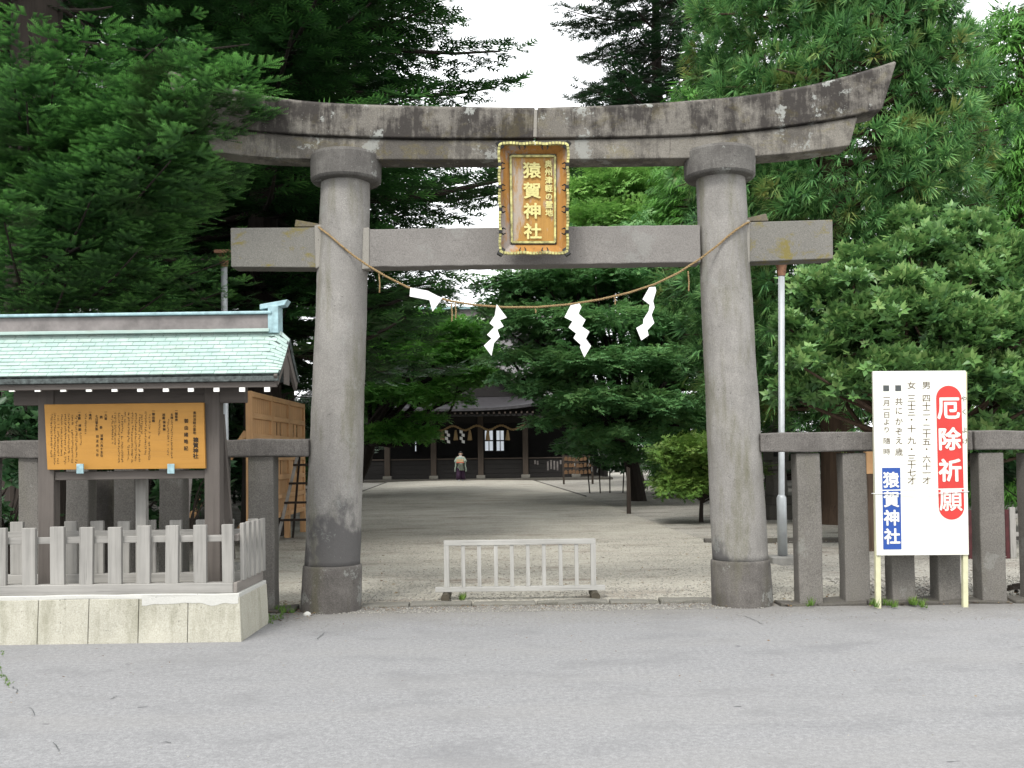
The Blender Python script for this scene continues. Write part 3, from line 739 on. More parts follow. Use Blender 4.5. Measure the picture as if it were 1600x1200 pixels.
# braces at the back of the post
MB().bar((XP[1][1] - 0.03, YS + 0.07, zt0 - 0.1), (XP[1][1] - 0.03, YBK + 0.02, zq + 0.2), 0.06, 0.06).put('brace', sh, M['post'])
MB().bar((T(222, 800, 9.05).x, 9.05, zq), (T(222, 800, 9.05).x, 9.05, zt1), 0.095, 0.07).put('post', sh, M['greywood'], bevel=0.005)
def drop(X):
    d = max(0.0, X - XRG) / (XV - XRG); d2 = max(0.0, (XL + 0.125) - X) / 0.125
    d = max(d, d2); return 0.095 * d ** 1.4
def S(X, v, off=0.0, back=False):
    z = z_r + (z_e - z_r) * v - drop(X) * (1 - v) + 0.012 * math.sin(math.pi * v) * -1
    y = YS + ((YBK - YS) if back else (YE - YS)) * v
    return Vector((X, y + (0.6 if back else -0.6) * off, z + 0.7 * off))
NX = 40
xs = [XL + (XV - XL) * i / NX for i in range(NX + 1)]
m = MB()
m.grid([[S(x, v) for x in xs] for v in np.linspace(0, 1, 8)], flip=True)
m.grid([[S(x, v, 0, True) for x in xs] for v in np.linspace(0, 1, 8)])
roof = m.put('roof', sh, M['copper_d'])
sol = roof.modifiers.new('s', 'SOLIDIFY'); sol.thickness = 0.03; sol.offset = 0
# copper shingles, front slope
rowsN = 12; wsh = 0.108
for r_ in range(rowsN):
    v0 = r_ / rowsN; v1 = (r_ + 1.12) / rowsN
    x = XL + (0 if r_ % 2 else -wsh * 0.5) + random.uniform(-0.02, 0.02)
    while x < XV - 0.004:
        a = max(x, XL); b = min(x + wsh - 0.003, XV + 0.005)
        if b - a > 0.015:
            e0, e1 = 0.018 + random.uniform(0, 0.0015), 0.026 + random.uniform(0, 0.003)
            p = [S(a, v0, e0), S(b, v0, e0), S(b, v1, e1), S(a, v1, e1)]; q = [S(a, v0, e0 - .006), S(b, v0, e0 - .006), S(b, v1, e1 - 0.009), S(a, v1, e1 - 0.009)]
            MB().quad8([*q, *p]).put('shingle', roof, M['copper'])
        x += wsh
mb_ = MB()
for r_ in range(rowsN):
    p = [S(XL, r_ / rowsN, 0.018, True), S(XV, r_ / rowsN, 0.018, True), S(XV, (r_ + 1.1) / rowsN, 0.026, True), S(XL, (r_ + 1.1) / rowsN, 0.026, True)]
    mb_.quad8([*[x - Vector((0, 0, 0.008)) for x in p], *p])
mb_.put('rear_shingle_courses', roof, M['copper'])
# ridge
zk = z_r - 0.01; zk1 = T(200, 496, YS).z
MB().box(XL + 0.12, XRG - 0.02, YS - 0.075, YS + 0.075, zk, zk1).put('ridge_box', roof, M['ridge'], bevel=0.006)
MB().box(XL + 0.10, XRG - 0.01, YS - 0.105, YS + 0.105, zk1 + 0.001, zk1 + 0.028).put('ridge_cap', roof, M['copper_b'], bevel=0.008)
MB().box(XL + 0.13, XRG - 0.03, YS - 0.11, YS - 0.078, zk - 0.02, zk + 0.008).put('ridge_flashing', roof, M['copper'], bevel=0.004)
for sx, X in ((1, XRG), (-1, XL + 0.12)):
    MB().box(X - 0.045, X + 0.045, YS - 0.09, YS + 0.09, zk - 0.03, zk1 + 0.075).put('ridge_end', roof, M['copper_b'], bevel=0.006)
    a = Vector((X - sx * 0.12, YS, zk1 + 0.068)); b = Vector((X + sx * 0.115, YS, zk1 + 0.13))
    m = MB(); z0 = zk1 + 0.045
    m.prism([(a.x, z0), (b.x - sx * 0.02, z0 + 0.035), (b.x + sx * 0.01, z0 + 0.085), (a.x, z0 + 0.045)], YS - 0.07, YS + 0.07)
    put('ridge_horn', fixn(m), roof, M['copper_b'], bevel=0.004)
# eave fascia, rafters with white ends, bargeboards
MB().box(XL + 0.01, XV - 0.01, YE - 0.012, YE + 0.03, z_e - 0.055, z_e - 0.012).put('fascia', sh, M['copper_d'], bevel=0.004)
MB().box(XL + 0.03, XV - 0.03, YE + 0.02, YE + 0.055, z_e - 0.105, z_e - 0.057).put('eave_board', sh, M['post_x'], bevel=0.004)
for i, px in enumerate((-60, -20, 20, 60, 100, 140, 180, 220, 260, 299, 339, 379, 418)):
    x = T(px, 608, YE + 0.04).x; z0 = T(px, 612, YE + 0.04).z; z1 = z0 + 0.05
    rf = MB().bar((x, YE + 0.035, (z0 + z1) / 2), (x, YS, (z0 + z1) / 2 + 0.36), 0.045, 0.05).put('rafter', sh, M['post'])
    MB().box(x - 0.0235, x + 0.0235, YE + 0.022, YE + 0.04, z0 - 0.001, z1 + 0.001).put('white_rafter_end', rf, M['white'])
for X in (XV - 0.03, XL + 0.03):
    for yy in (YE + 0.0, YBK - 0.0):
        MB().bar((X, yy, z_e - 0.05), (X, YS, z_r - 0.16), 0.03, 0.10, up=(0, 0, 1)).put('bargeboard', sh, M['post'], bevel=0.004)
    MB().prism([(X - 0.004, z_e - 0.06), (X + 0.004, z_e - 0.06), (X + 0.004, z_r - 0.2), (X - 0.004, z_r - 0.2)], YS - 0.1, YS + 0.1).put('gable_board', sh, M['post'])

# notice board
YO = YS - 0.10
tl, tr, bl, br = T(69, 632, YO - 0.03), T(318, 629, YO - 0.03), T(74, 734, YO), T(321, 732, YO)
nb = thing('notice_board', ((tl.x + tr.x) / 2, YO, bl.z), 'amber wooden board covered with columns of small brush writing under the shelter roof', 'board')
bk = Vector((0, 0.035, 0))
pb = put('panel', fixn(MB().quad8([bl, br, br + bk, bl + bk, tl, tr, tr + bk, tl + bk])), nb, M['board'], bevel=0.003)
fr = face_frame(tl, tr, bl); Wb = (tr - tl).length; Hb = (bl - tl).length
def bd(px, py):   # zoomed crop pixel -> board fraction
    return ((px - 55 - (py - 75) * 0.055) / 1475.0, (py - 72) / 592.0)
it = []
def vcol(s, x, y0, y1, size, bold=0.0):
    n = len(s)
    for i, ch in enumerate(s):
        if ch == ' ': continue
        y = y0 + (y1 - y0) * (i + 0.5) / n; u, v = bd(x, y)
        it.append((ch, u, v, size / 1475.0 * Wb, min(size * 1.05, (y1 - y0) / n * 0.98) / 592.0 * Hb, bold))
vcol('奥州津軽の霊地', 1449, 150, 360, 30, 0.01)
vcol('猿賀神社', 1462, 385, 580, 52, 0.03)
vcol('御由緒略記', 1372, 205, 515, 40, 0.02)
vcol('一御祭神', 1280, 128, 240, 27, 0.02)
vcol('主神', 1238, 165, 222, 27, 0.02)
vcol('相殿', 1163, 165, 222, 27, 0.02)
vcol('保食神', 1168, 228, 328, 27, 0.02)
vcol('一御由緒', 1068, 128, 245, 27, 0.02)
vcol('一大祭', 627, 132, 222, 27, 0.02)
vcol('例 祭', 583, 170, 310, 27, 0.02)
vcol('旧暦八月十五日', 590, 345, 555, 25, 0.02)
vcol('七日堂大祭', 542, 170, 315, 27, 0.02)
vcol('旧正月七日', 550, 345, 555, 25, 0.02)
vcol('一境内', 482, 132, 215, 27, 0.02)
vcol('一本殿', 382, 132, 215, 27, 0.02)
vcol('拝殿', 387, 250, 320, 27, 0.02)
letter_each(it, fr, 0.002, pb, M['ink'])
# the small writing: strokes too fine to read
m = MB(); rs = random.Random(3)
def scribble(x, y0, y1, size):
    y = y0
    while y < y1:
        if rs.random() < 0.93:
            for _ in range(3):
                dx = rs.uniform(-size, size) * 0.4; dy = rs.uniform(-size, size) * 0.36; hz = rs.random() < 0.5
                w2, h2 = ((size * rs.uniform(.3, .5), size * 0.075) if hz else (size * 0.075, size * rs.uniform(.25, .45)))
                u, v = bd(x + dx, y + dy); o, rx, up, nn = fr(u, v); o = o + nn * 0.0018
                ww = w2 / 1475 * Wb; hh = h2 / 592 * Hb; n0 = len(m.v)
                m.v += [tuple(o - rx*ww - up*hh), tuple(o + rx*ww - up*hh), tuple(o + rx*ww + up*hh), tuple(o - rx*ww + up*hh)]; m.f.append((n0, n0+1, n0+2, n0+3))
        y += size * rs.uniform(0.95, 1.1)
for x, a, b in ((1240, 235, 570), (1205, 225, 545), (1125, 225, 385), (1032, 180, 590), (995, 150, 560), (960, 165, 350), (940, 180, 600), (905, 160, 610), (872, 160, 610), (838, 160, 590), (805, 150, 270), (780, 180, 610), (750, 160, 610), (715, 160, 440), (688, 180, 440), (440, 165, 340), (395, 335, 455), (355, 185, 610), (318, 170, 620), (285, 165, 600), (252, 170, 620), (218, 165, 540), (187, 180, 620), (155, 160, 620), (125, 165, 560)):
    scribble(x, a, b, 17)
m.put('fine_lettering', pb, M['ink'])
for px in (125, 267):
    p = T(px, 732, YO - 0.05)
    MB().box(p.x - 0.03, p.x + 0.03, YO - 0.055, YO - 0.037, p.z - 0.045, p.z + 0.04).put('metal_clip', nb, M['copper_b'], bevel=0.004)

# ------------------------------------------------------------------ white festival sign
YG = 9.60
tl, tr, bl, br = T(1364, 580, YG - 0.02), T(1509, 579, YG - 0.02), T(1370, 868, YG - 0.06), T(1514, 867, YG - 0.06)
sg = thing('standing_sign', ((bl.x + br.x) / 2, YG, 0), 'tall white sign on cream legs with a red capsule and a blue strip of writing', 'sign')
bk = Vector((0, 0.03, 0))
sp = put('panel', fixn(MB().quad8([bl, br, br + bk, bl + bk, tl, tr, tr + bk, tl + bk])), sg, M['sign'], bevel=0.003)
for (x0, x1, xb0, xb1) in ((1364.5, 1371, 1371, 1379), (1503, 1510, 1507, 1516)):
    a = T((x0 + x1) / 2, 581, YG + 0.03); b = G((xb0 + xb1) / 2, 955, -0.02); b.y = YG - 0.10; b = Vector((T((xb0 + xb1) / 2, 953, YG - 0.09).x, YG - 0.07, -0.02))
    MB().bar(a + Vector((0, 0.01, 0)), b + Vector((0, 0.03, 0)), 0.048, 0.045, up=(0, 1, 0)).put('leg', sg, M['cream'], bevel=0.004)
fr = face_frame(tl, tr, bl); Ws = (tr - tl).length; Hs = (bl - tl).length
def flat(poly, off, mat, name):
    m = MB()
    for u, v in poly:
        o, rx, up, nn = fr(u, v); m.v.append(tuple(o + nn * off))
    m.f.append(tuple(range(len(poly)))[::-1]); put(name, fixn(m), sp, mat)
def sgn(px, py):   # zoom crop (1360,570)-(1520,770) at x6
    x = 1360 + px / 6.0; y = 570 + py / 6.0
    v = (y - 580) / 288.0; return ((x - 1364 - 6 * v) / 145.0, v)
cu0, cu1, cv0, cv1 = 0.672, 0.945, 0.082, 0.81
rad = (cu1 - cu0) / 2; rv = rad * Ws / Hs; cm = (cu0 + cu1) / 2
poly = [(cm + rad * math.cos(a), cv0 + rv - rv * math.sin(a)) for a in np.linspace(0, math.pi, 17)] + [(cm - rad * math.cos(a), cv1 - rv + rv * math.sin(a)) for a in np.linspace(0, math.pi, 17)]
flat(poly, 0.0015, M['red'], 'red_capsule')
flat([(0.075, 0.527), (0.27, 0.527), (0.265, 0.968), (0.07, 0.968)], 0.0015, M['blue'], 'blue_strip')
flat([(0.05, 0.646), (0.95, 0.640), (0.95, 0.646), (0.05, 0.652)], 0.0025, M['sign'], 'seam_print')
it = [(ch, cm - 0.005, v, 0.252 * Ws, 0.128 * Hs, 0.03 if ch != '願' else 0.016) for ch, v in zip('厄除祈願', (0.203, 0.372, 0.542, 0.702))]
it += [(ch, 0.168, v, 0.175 * Ws, 0.088 * Hs, 0.03) for ch, v in zip('猿賀神社', (0.592, 0.697, 0.797, 0.897))]
letter_each(it, fr, 0.003, sp, M['sign'])
it = []
def sc_(s, x, ys, w_=72, h_=68, bold=0.0):
    for ch, y in zip(s, ys):
        u, v = sgn(x, y); it.append((ch, u, v, w_ / 6 / 145 * Ws, h_ / 6 / 288 * Hs, bold))
sc_('男四十二・二十五・六十一才', 524, (195, 318, 390, 452, 520, 592, 655, 728, 798, 890, 960, 1020, 1092), 84, 74)
sc_('女三十三・十九・三十七才', 384, (195, 318, 388, 450, 520, 605, 715, 797, 880, 943, 1018, 1092), 84, 76)
sc_('共にかぞえ歳', 266, (348, 435, 535, 630, 715, 822), 76, 78)
sc_('一月一日より隨時', 152, (310, 360, 420, 473, 540, 612, 718, 818), 70, 62)
it += [(ch, 0.972, v, 0.07 * Ws, 0.035 * Hs, 0) for ch, v in zip('やくよけ', (0.155, 0.225, 0.325, 0.385))]
letter_each(it, fr, 0.003, sp, M['brown_ink'])
for x in (260, 147):
    u, v = sgn(x, 222); flat([(u - .032, v - .016), (u + .032, v - .016), (u + .032, v + .016), (u - .032, v + .016)], 0.002, M['grey_ink'], 'square_print')
twisted([T(1362, 771, YG - 0.05), T(1440, 772, YG - 0.075), T(1514, 768, YG - 0.05)], 0.004, 2, 0.05, 4).put('tie_string', sg, M['paper'])
COL.objects.unlink(_fo)

# ------------------------------------------------------------------ lamp poles
for px, lab in ((1221.5, 'slender grey steel pole on a concrete foot beside the mossy stone pillar'), (353, 'slender grey steel pole rising behind the green roofed shelter')):
    Y = 13.6; b = T(px, 800, Y).x
    if px > 800: topx = T(1221, 412, Y)
    else: topx = T(350, 398, Y)
    zt = topx.z
    lp = thing('steel_pole', (b, Y, 0), lab, 'pole', None)
    MB().tube([(b, Y, 0.05), (b, Y, 0.8), (topx.x, Y, zt)], 0.043, 14).put('shaft', lp, M['steel'], smooth=True)
    MB().rings([(b, Y, 0.1, 0.066, 0.066), (b, Y, 0.88, 0.066, 0.066), (b, Y, 0.92, 0.045, 0.045)], 16).put('sleeve', lp, M['steel'], smooth=True)
    MB().rings([(topx.x, Y, zt - 0.17, 0.05, 0.05), (topx.x, Y, zt - 0.03, 0.072, 0.072), (topx.x, Y, zt, 0.09, 0.09)], 14).put('rusty_collar', lp, M['rust'])
    MB().box(topx.x - 0.11, topx.x + 0.11, Y - 0.11, Y + 0.11, zt + 0.002, zt + 0.05).put('cap_plate', lp, M['rust'], bevel=0.006)
    MB().box(b - 0.19, b + 0.19, Y - 0.19, Y + 0.19, -0.05, 0.09).put('concrete_foot', lp, M['concrete'], bevel=0.015)

# ------------------------------------------------------------------ foliage builders
def nrm(a): return a / np.maximum(1e-9, np.linalg.norm(a, axis=-1, keepdims=True))
class Leaves:
    """collects transformed copies of a small leaf shape into one mesh"""
    def __init__(s): s.V = []; s.F = []; s.Tn = []; s.n = 0
    def add(s, proto, pos, d, up, scale, tint, rng):
        pv, pf, pt = proto; k = len(pos)
        if k == 0: return
        y = nrm(d); x = np.cross(y, up); x = nrm(x + 1e-6); z = np.cross(x, y)
        R = np.stack([x, y, z], axis=1) * np.asarray(scale).reshape(-1, 1, 1)          # rows: axes
        v = np.einsum('vi,kij->kvj', pv, R) + pos[:, None, :]
        f = pf[None] + (np.arange(k) * len(pv))[:, None, None] + s.n
        t = np.clip(pt[None] * 0.62 + np.asarray(tint).reshape(-1, 1), 0, 1)
        s.V.append(v.reshape(-1, 3)); s.F.append(f.reshape(-1, 3)); s.Tn.append(np.broadcast_to(t, (k, len(pv))).reshape(-1)); s.n += k * len(pv)
    def mesh(s, name):
        V = np.concatenate(s.V).astype(np.float32); Fa = np.concatenate(s.F).astype(np.int32); Tn = np.concatenate(s.Tn).astype(np.float32)
        me = bpy.data.meshes.new(name); me.vertices.add(len(V)); me.vertices.foreach_set('co', V.ravel())
        me.loops.add(Fa.size); me.loops.foreach_set('vertex_index', Fa.ravel())
        me.polygons.add(len(Fa)); me.polygons.foreach_set('loop_start', np.arange(0, Fa.size, 3, dtype=np.int32))
        at = me.attributes.new('tint', 'FLOAT', 'POINT'); at.data.foreach_set('value', Tn)
        me.update(calc_edges=True); return me

def P_blades(blades):
    """blades: (origin xyz, direction xyz, length, width, lift, tint0, tint1): folded lance shapes of 4 triangles or flat ones of 2"""
    v, f, t = [], [], []
    for o, d, L, W, lift, t0, t1 in blades:
        o = np.array(o, float); d = np.array(d, float); d /= np.linalg.norm(d); u = np.array([0, 0, 1.0]); x = np.cross(d, u); x /= max(1e-6, np.linalg.norm(x)); z = np.cross(x, d)
        n = len(v); k = 0.16
        v += [o + d*L*k + x*W/2 + z*lift, o + d*L, o + d*L*k - x*W/2 + z*lift]
        t += [t0, t1, t0]; f += [(n, n+1, n+2)]
    return np.array(v), np.array(f), np.array(t)
def a2(deg, tilt=0.0): a = math.radians(deg); return (math.sin(a), math.cos(a), tilt)
# fir spray, plain: a flat twig of seven shoots
FIR = P_blades([((0, -0.1, 0), a2(0), 1.05, 0.17, 0.03, 0, 0.9)] + [((0, o, 0), a2(s * g, 0.06), L, 0.15, 0.03, 0, 0.85) for o, L, g in ((0.1, 0.62, 52), (0.35, 0.52, 48), (0.58, 0.36, 42)) for s in (-1, 1)])
# fir spray, near: each shoot carries rows of needles
def _firnear():
    bl = []
    def shoot(o, d, L, t0, t1):
        o = np.array(o, float); d = np.array(d, float); d /= np.linalg.norm(d); x = np.cross(d, (0, 0, 1)); x /= np.linalg.norm(x)
        bl.append((o, d, L * 1.02, 0.05, 0.0, t0, t1))
        n = max(5, int(L / 0.075))
        for i in range(n):
            p = o + d * L * (0.08 + 0.92 * i / n); tt = t0 + (t1 - t0) * (i / n)
            for sd in (-1, 1): bl.append((p, d * 0.75 + x * sd + np.array([0, 0, 0.22]), 0.135, 0.042, 0.0, tt, tt + 0.1))
            if i % 3 == 0: bl.append((p, d + np.array([0, 0, 0.7]), 0.10, 0.04, 0.0, tt, tt + 0.15))
    shoot((0, -0.05, 0), (0, 1, 0), 1.0, 0.1, 1.0)
    for o, L, g in ((0.12, 0.60, 50), (0.40, 0.46, 46)):
        for sd in (-1, 1): shoot((0, o, 0), a2(sd * g, 0.05), L, 0.1, 0.95)
    return P_blades(bl)
FIRN = _firnear()
# cedar tuft: long curved needles in a brush
def _sugi():
    r = random.Random(5); bl = []
    for k in range(30):
        a = r.uniform(0, 6.28); sp = r.uniform(0.25, 1.25)
        bl.append(((math.cos(a) * .05, r.uniform(-0.12, 0.12), math.sin(a) * .05), (math.cos(a) * sp, r.uniform(0.35, 0.95), math.sin(a) * sp + 0.1), r.uniform(0.45, 0.68), 0.072, 0.02, 0.0, 0.95))
    return P_blades(bl)
SUGI = _sugi()
def _droop():
    r = random.Random(6); bl = []
    for k in range(16):
        bl.append(((r.uniform(-.25, .25), r.uniform(-0.1, 0.6), r.uniform(-.1, .1)), (r.uniform(-.4, .4), r.uniform(0.2, 0.7), -r.uniform(0.3, 1.0)), r.uniform(0.4, 0.8), 0.09, 0.02, 0.1, 0.8))
    return P_blades(bl)
DROOP = _droop()
# rosette of broad leaves
def _ros(n, L, W, tilt, seed):
    r = random.Random(seed); v, f, t = [], [], []
    for k in range(n):
        a = 2 * math.pi * k / n * 1.0 + r.uniform(-.35, .35); ti = tilt + r.uniform(-.3, .3); l = L * r.uniform(.75, 1.15)
        d = np.array([math.sin(a), math.cos(a) + 0.35, ti]); d /= np.linalg.norm(d); x = np.cross(d, (0, 0, 1)); x /= np.linalg.norm(x); z = np.cross(x, d); w_ = W * r.uniform(.8, 1.1); o = np.array([0, 0, r.uniform(-.1, .1)]); c = len(v)
        pts = [o + d*l*0.08, o + d*l*0.40 + x*w_*.5 + z*.05, o + d*l*0.62 + x*w_*.30, o + d*l - z*.08, o + d*l*0.62 - x*w_*.30, o + d*l*0.40 - x*w_*.5 + z*.05]
        v += pts; tt = r.uniform(0, 0.6); t += [tt] * 6
        f += [(c, c+1, c+3), (c+1, c+2, c+3), (c, c+3, c+5), (c+3, c+4, c+5)]
    return np.array(v), np.array(f), np.array(t)
OAK = _ros(7, 1.0, 0.50, 0.25, 2)
SHRUBP = _ros(7, 0.8, 0.42, 0.45, 9)
# flat maple spray
def _maple():
    r = random.Random(8); bl = []
    for k in range(15):
        o = (r.uniform(-.55, .55), r.uniform(-.3, 1.0), r.uniform(-.10, .08)); b = r.uniform(0, 6.28)
        for q in range(3):
            a = b + (q - 1) * 0.8; bl.append((o, (math.cos(a), math.sin(a), -0.12), 0.30, 0.14, 0.01, 0.15 + 0.3 * (k % 3) / 2, 0.5 + 0.3 * (k % 3) / 2))
    return P_blades(bl)
MAPLE = _maple()

def limb(a, b, r0, r1, mb, rng, bend=0.15, n=6, sides=7):
    a = Vector(a); b = Vector(b); L = (b - a).length; off = Vector(rng.normal(0, 1, 3)) * L * bend * 0.4
    pts = []; rr = []
    for i in range(n + 1):
        t = i / n; pts.append(a.lerp(b, t) + off * math.sin(math.pi * t)); rr.append(r0 + (r1 - r0) * t)
    mb.tube(pts, rr, sides); return pts

def fir_branch(lv, tr, p0, p1, rng, proto, size=0.3, step=0.15, wide=0.42, droop=0.10, tips=0.0, wood_r=0.05, tipw=0.75):
    """one bough: a sagging stem with flat side twigs carrying sprays"""
    p0 = np.array(p0, float); p1 = np.array(p1, float); L = np.linalg.norm(p1 - p0)
    def C(t): p = p0 + (p1 - p0) * t[:, None]; p[:, 2] += -droop * L * 4 * t * (1 - t) * 0.5 + 0.03 * L * t ** 3; return p
    if tr is not None:
        tt = np.linspace(0, 0.9, 6); tr.tube([Vector(p) for p in C(tt)], list(np.linspace(wood_r, wood_r * 0.25, 6)), 5, cap=False)
    n = max(4, int(L * 0.9 / (step * 1.15))); ts = np.linspace(0.10, 1.0, n)
    base = C(ts); dirs = nrm(C(np.minimum(1, ts + 0.02)) - C(ts - 0.02))
    pos, dd, ti, sz = [], [], [], []
    for i in range(n):
        t = ts[i]; d = dirs[i]; side = nrm(np.cross(d, [0, 0, 1.0]))
        ll = L * wide * (1 - t) ** tipw * min(1.0, 0.35 + t * 2.2) * rng.uniform(0.65, 1.15) + 0.05
        for sgn_ in (-1, 1):
            bd_ = nrm(d * rng.uniform(0.55, 0.9) + side * sgn_); m_ = max(1, int(ll / step))
            for j in range(m_):
                s_ = (j + rng.uniform(0.3, 0.9)) / m_
                p = base[i] + bd_ * ll * s_; p[2] += -0.10 * ll * s_ * s_ + rng.normal(0, 0.03)
                a = rng.normal(0, 0.45); q = bd_ * math.cos(a) + np.cross(bd_, [0, 0, 1.0]) * math.sin(a); q = q + np.array([0, 0, rng.normal(-0.02, 0.14)])
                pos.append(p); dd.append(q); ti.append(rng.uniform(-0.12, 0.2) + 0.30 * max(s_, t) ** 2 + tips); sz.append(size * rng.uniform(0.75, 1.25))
    k = len(pos); up = np.array([0, 0, 1.0]) + rng.normal(0, 0.22, (k, 3))
    lv.add(proto, np.array(pos), np.array(dd), up, np.array(sz), np.array(ti), rng)

def make_fir(seed, H, z0, rmax, nb, proto=FIR, size=0.32, step=0.17, power=0.75, asym=None, tips=0.0, zmax=None, wide=0.42):
    """boughs and trunk of a fir whose base is at the origin -> (crown mesh, trunk mesh)"""
    rng = np.random.default_rng(seed); lv = Leaves(); tr = MB()
    tr.tube([(0, 0, -0.3), (0.05, 0, H * 0.3), (0, 0.05, H * 0.7), (0, 0, H)], [0.017 * H + 0.05, 0.0125 * H, 0.008 * H, 0.02], 12)
    for i in range(nb):
        u = (i + rng.uniform(0, 1)) / nb; z = z0 + (H - z0) * u ** 1.15
        if zmax and z > zmax: continue
        r = rmax * (1 - (z - z0) / (H - z0 + 0.6)) ** power * rng.uniform(0.72, 1.12)
        az = i * 2.39996 + rng.normal(0, 0.25)
        if asym: r *= asym(az, z)
        zt = z + r * rng.uniform(-0.16, 0.08)
        fir_branch(lv, tr, (0, 0, z), (r * math.sin(az), r * math.cos(az), zt), rng, proto, size, step, wide, 0.12, tips, 0.012 * r + 0.02)
    return lv.mesh('crown'), tr.mesh('trunk')

def tree(name, loc, crown, trunk, cmat, tmat, label, cat='tree', group=None, rot=0.0, sc=1.0):
    t = thing(name, loc, label, cat, group); t.rotation_euler = (0, 0, rot); t.scale = (sc, sc, sc)
    for nm, me, mt in (('trunk', trunk, tmat), ('crown', crown, cmat)):
        if me is None: continue
        if not me.materials: me.materials.append(mt)
        o = bpy.data.objects.new(nm, me); COL.objects.link(o); o.parent = t
    return t

def clump_tree(seed, clumps, proto, size, density, base=(0, 0, 0), trunk_r=0.2, flat=0.6, droop=0.0, outward=0.7, limbs=True, shell=0.55, trunk_top=None, updir=0.35, jitter=0.3, tint0=0.0):
    """clumps: (x, y, z, rx, ry, rz) relative to base; leaves fill the outer layer of every clump"""
    rng = np.random.default_rng(seed); lv = Leaves(); tr = MB()
    cs = np.array([c[:3] for c in clumps]); top = cs.mean(0)
    zt = trunk_top or max(0.6, cs[:, 2].min())
    lean = np.array([top[0] * 0.35, top[1] * 0.35, zt])
    limb((0, 0, -0.2), tuple(lean), trunk_r, trunk_r * 0.65, tr, rng, 0.12, 6, 10)
    for cx, cy, cz, rx, ry, rz in clumps:
        if limbs: limb(tuple(lean * rng.uniform(0.75, 1.0)), (cx, cy, cz - rz * 0.2), trunk_r * 0.4, trunk_r * 0.1, tr, rng, 0.25, 6, 6)
        area = (rx * ry + rx * rz + ry * rz) * 4.2; n = int(area * density)
        d = nrm(rng.normal(0, 1, (n, 3))); d[:, 2] = np.where(d[:, 2] < -0.35, -d[:, 2] * 0.6, d[:, 2]); d = nrm(d)
        rad = (1 - shell * rng.random(n) ** 1.5)[:, None] * (1 + 0.38 * rng.random((n, 1)) * (rng.random((n, 1)) < 0.16))
        wob = 1 + 0.16 * np.sin(d[:, :1] * 5 + seed + cx) * np.cos(d[:, 1:2] * 6 + cy)
        p = np.array([cx, cy, cz]) + d * rad * wob * np.array([rx, ry, rz])
        q = d * np.array([1, 1, flat]) * outward + np.array([0, 0, updir - droop]) + rng.normal(0, jitter, (n, 3))
        up = np.array([0, 0, 1.0]) + d * 0.5 + rng.normal(0, 0.3, (n, 3))
        tint = tint0 + rng.uniform(0, 0.35, n) + 0.18 * (d[:, 2] > 0.3)  # leaves on the upper side tinted lighter to look lit from above
        lv.add(proto, p, q, up, size * rng.uniform(0.55, 1.4, n), tint, rng)
    return lv.mesh('crown'), tr.mesh('trunk')

def random_clumps(seed, n, R, zc, rz, cr, layer=0.55):
    """clump ellipsoids spread through a crown of radii R (x, y) and rz round height zc"""
    r = np.random.default_rng(seed); out = []
    for i in range(n):
        d = nrm(r.normal(0, 1, 3)); k = r.uniform(0.45, 0.95); s = cr * r.uniform(0.7, 1.25)
        out.append((d[0]*R[0]*k, d[1]*R[1]*k, zc + d[2]*rz*k, s, s, s*layer))
    return out

# ------------------------------------------------------------------ firs on the shelter side
# the fir whose boughs hang over the shelter and the end of the lintel
rngA = np.random.default_rng(41); lvA = Leaves(); trA = MB()
A0 = Vector((-6.1, 12.7, 0))
trA.tube([(0, 0, -0.3), (0.05, 0, 5), (0, 0, 12), (0, 0, 16)], [0.45, 0.36, 0.2, 0.03], 12)
def A_tip(px, py, Y, z_off=0.5, proto=FIRN, size=0.27, wide=0.27, step=0.125):
    p = T(px, py, Y) - A0
    fir_branch(lvA, trA, (0, 0, p.z - z_off), p, rngA, proto, size, step, wide, 0.08, -0.02, 0.03, 0.55)
for a in ((394, 142, 9.2, 0.2), (335, 128, 9.1, 0.0), (385, 162, 9.25, 0.3), (285, 125, 9.2, 0.0), (45, 45, 9.6, 0.2), (90, 110, 9.6, 0.2), (10, 80, 9.4, 0.2), (378, 138, 9.25, 0.2), (325, 110, 9.5, -0.3), (365, 170, 9.15, 0.2), (300, 170, 9.05, 0.2), (262, 205, 9.1, 0.3), (300, 232, 9.2, 0.4),
          (290, 45, 10.3, 0.1), (160, 285, 9.5, 0.5), (245, 372, 10.2, 0.6), (40, 140, 9.2, 0.2), (120, 400, 10.3, 0.7), (0, 330, 9.3, 0.5), (150, 60, 9.6, 0.0), (280, 450, 11.2, 0.6), (385, 405, 12.7, 0.5), (378, 452, 12.9, 0.6), (350, 300, 11.2, 0.4)):
    A_tip(*a)
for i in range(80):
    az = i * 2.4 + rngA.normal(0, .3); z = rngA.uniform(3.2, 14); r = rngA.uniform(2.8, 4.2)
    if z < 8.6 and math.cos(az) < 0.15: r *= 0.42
    if z > 8.6: r *= 1.15  # unseen top boughs lengthened to keep sky light off the lower ones
    fir_branch(lvA, trA, (0, 0, z), (r * math.sin(az), r * math.cos(az), z + rngA.uniform(-.4, .2)), rngA, FIR, 0.3, 0.17, 0.42, 0.1, -0.2, 0.04)  # inner boughs tinted darker, painting the shade in the gaps
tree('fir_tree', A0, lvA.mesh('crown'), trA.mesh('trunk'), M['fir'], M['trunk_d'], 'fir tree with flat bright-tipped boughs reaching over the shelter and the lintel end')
def asymB(az, z): return 1.0 + (0.28 if math.sin(az + 0.0) > 0.4 else 0.0) * (1 if z > 6.5 else -0.35)
cB, tB = make_fir(51, 22, 3.6, 5.6, 190, FIR, 0.34, 0.15, asym=asymB, wide=0.5)
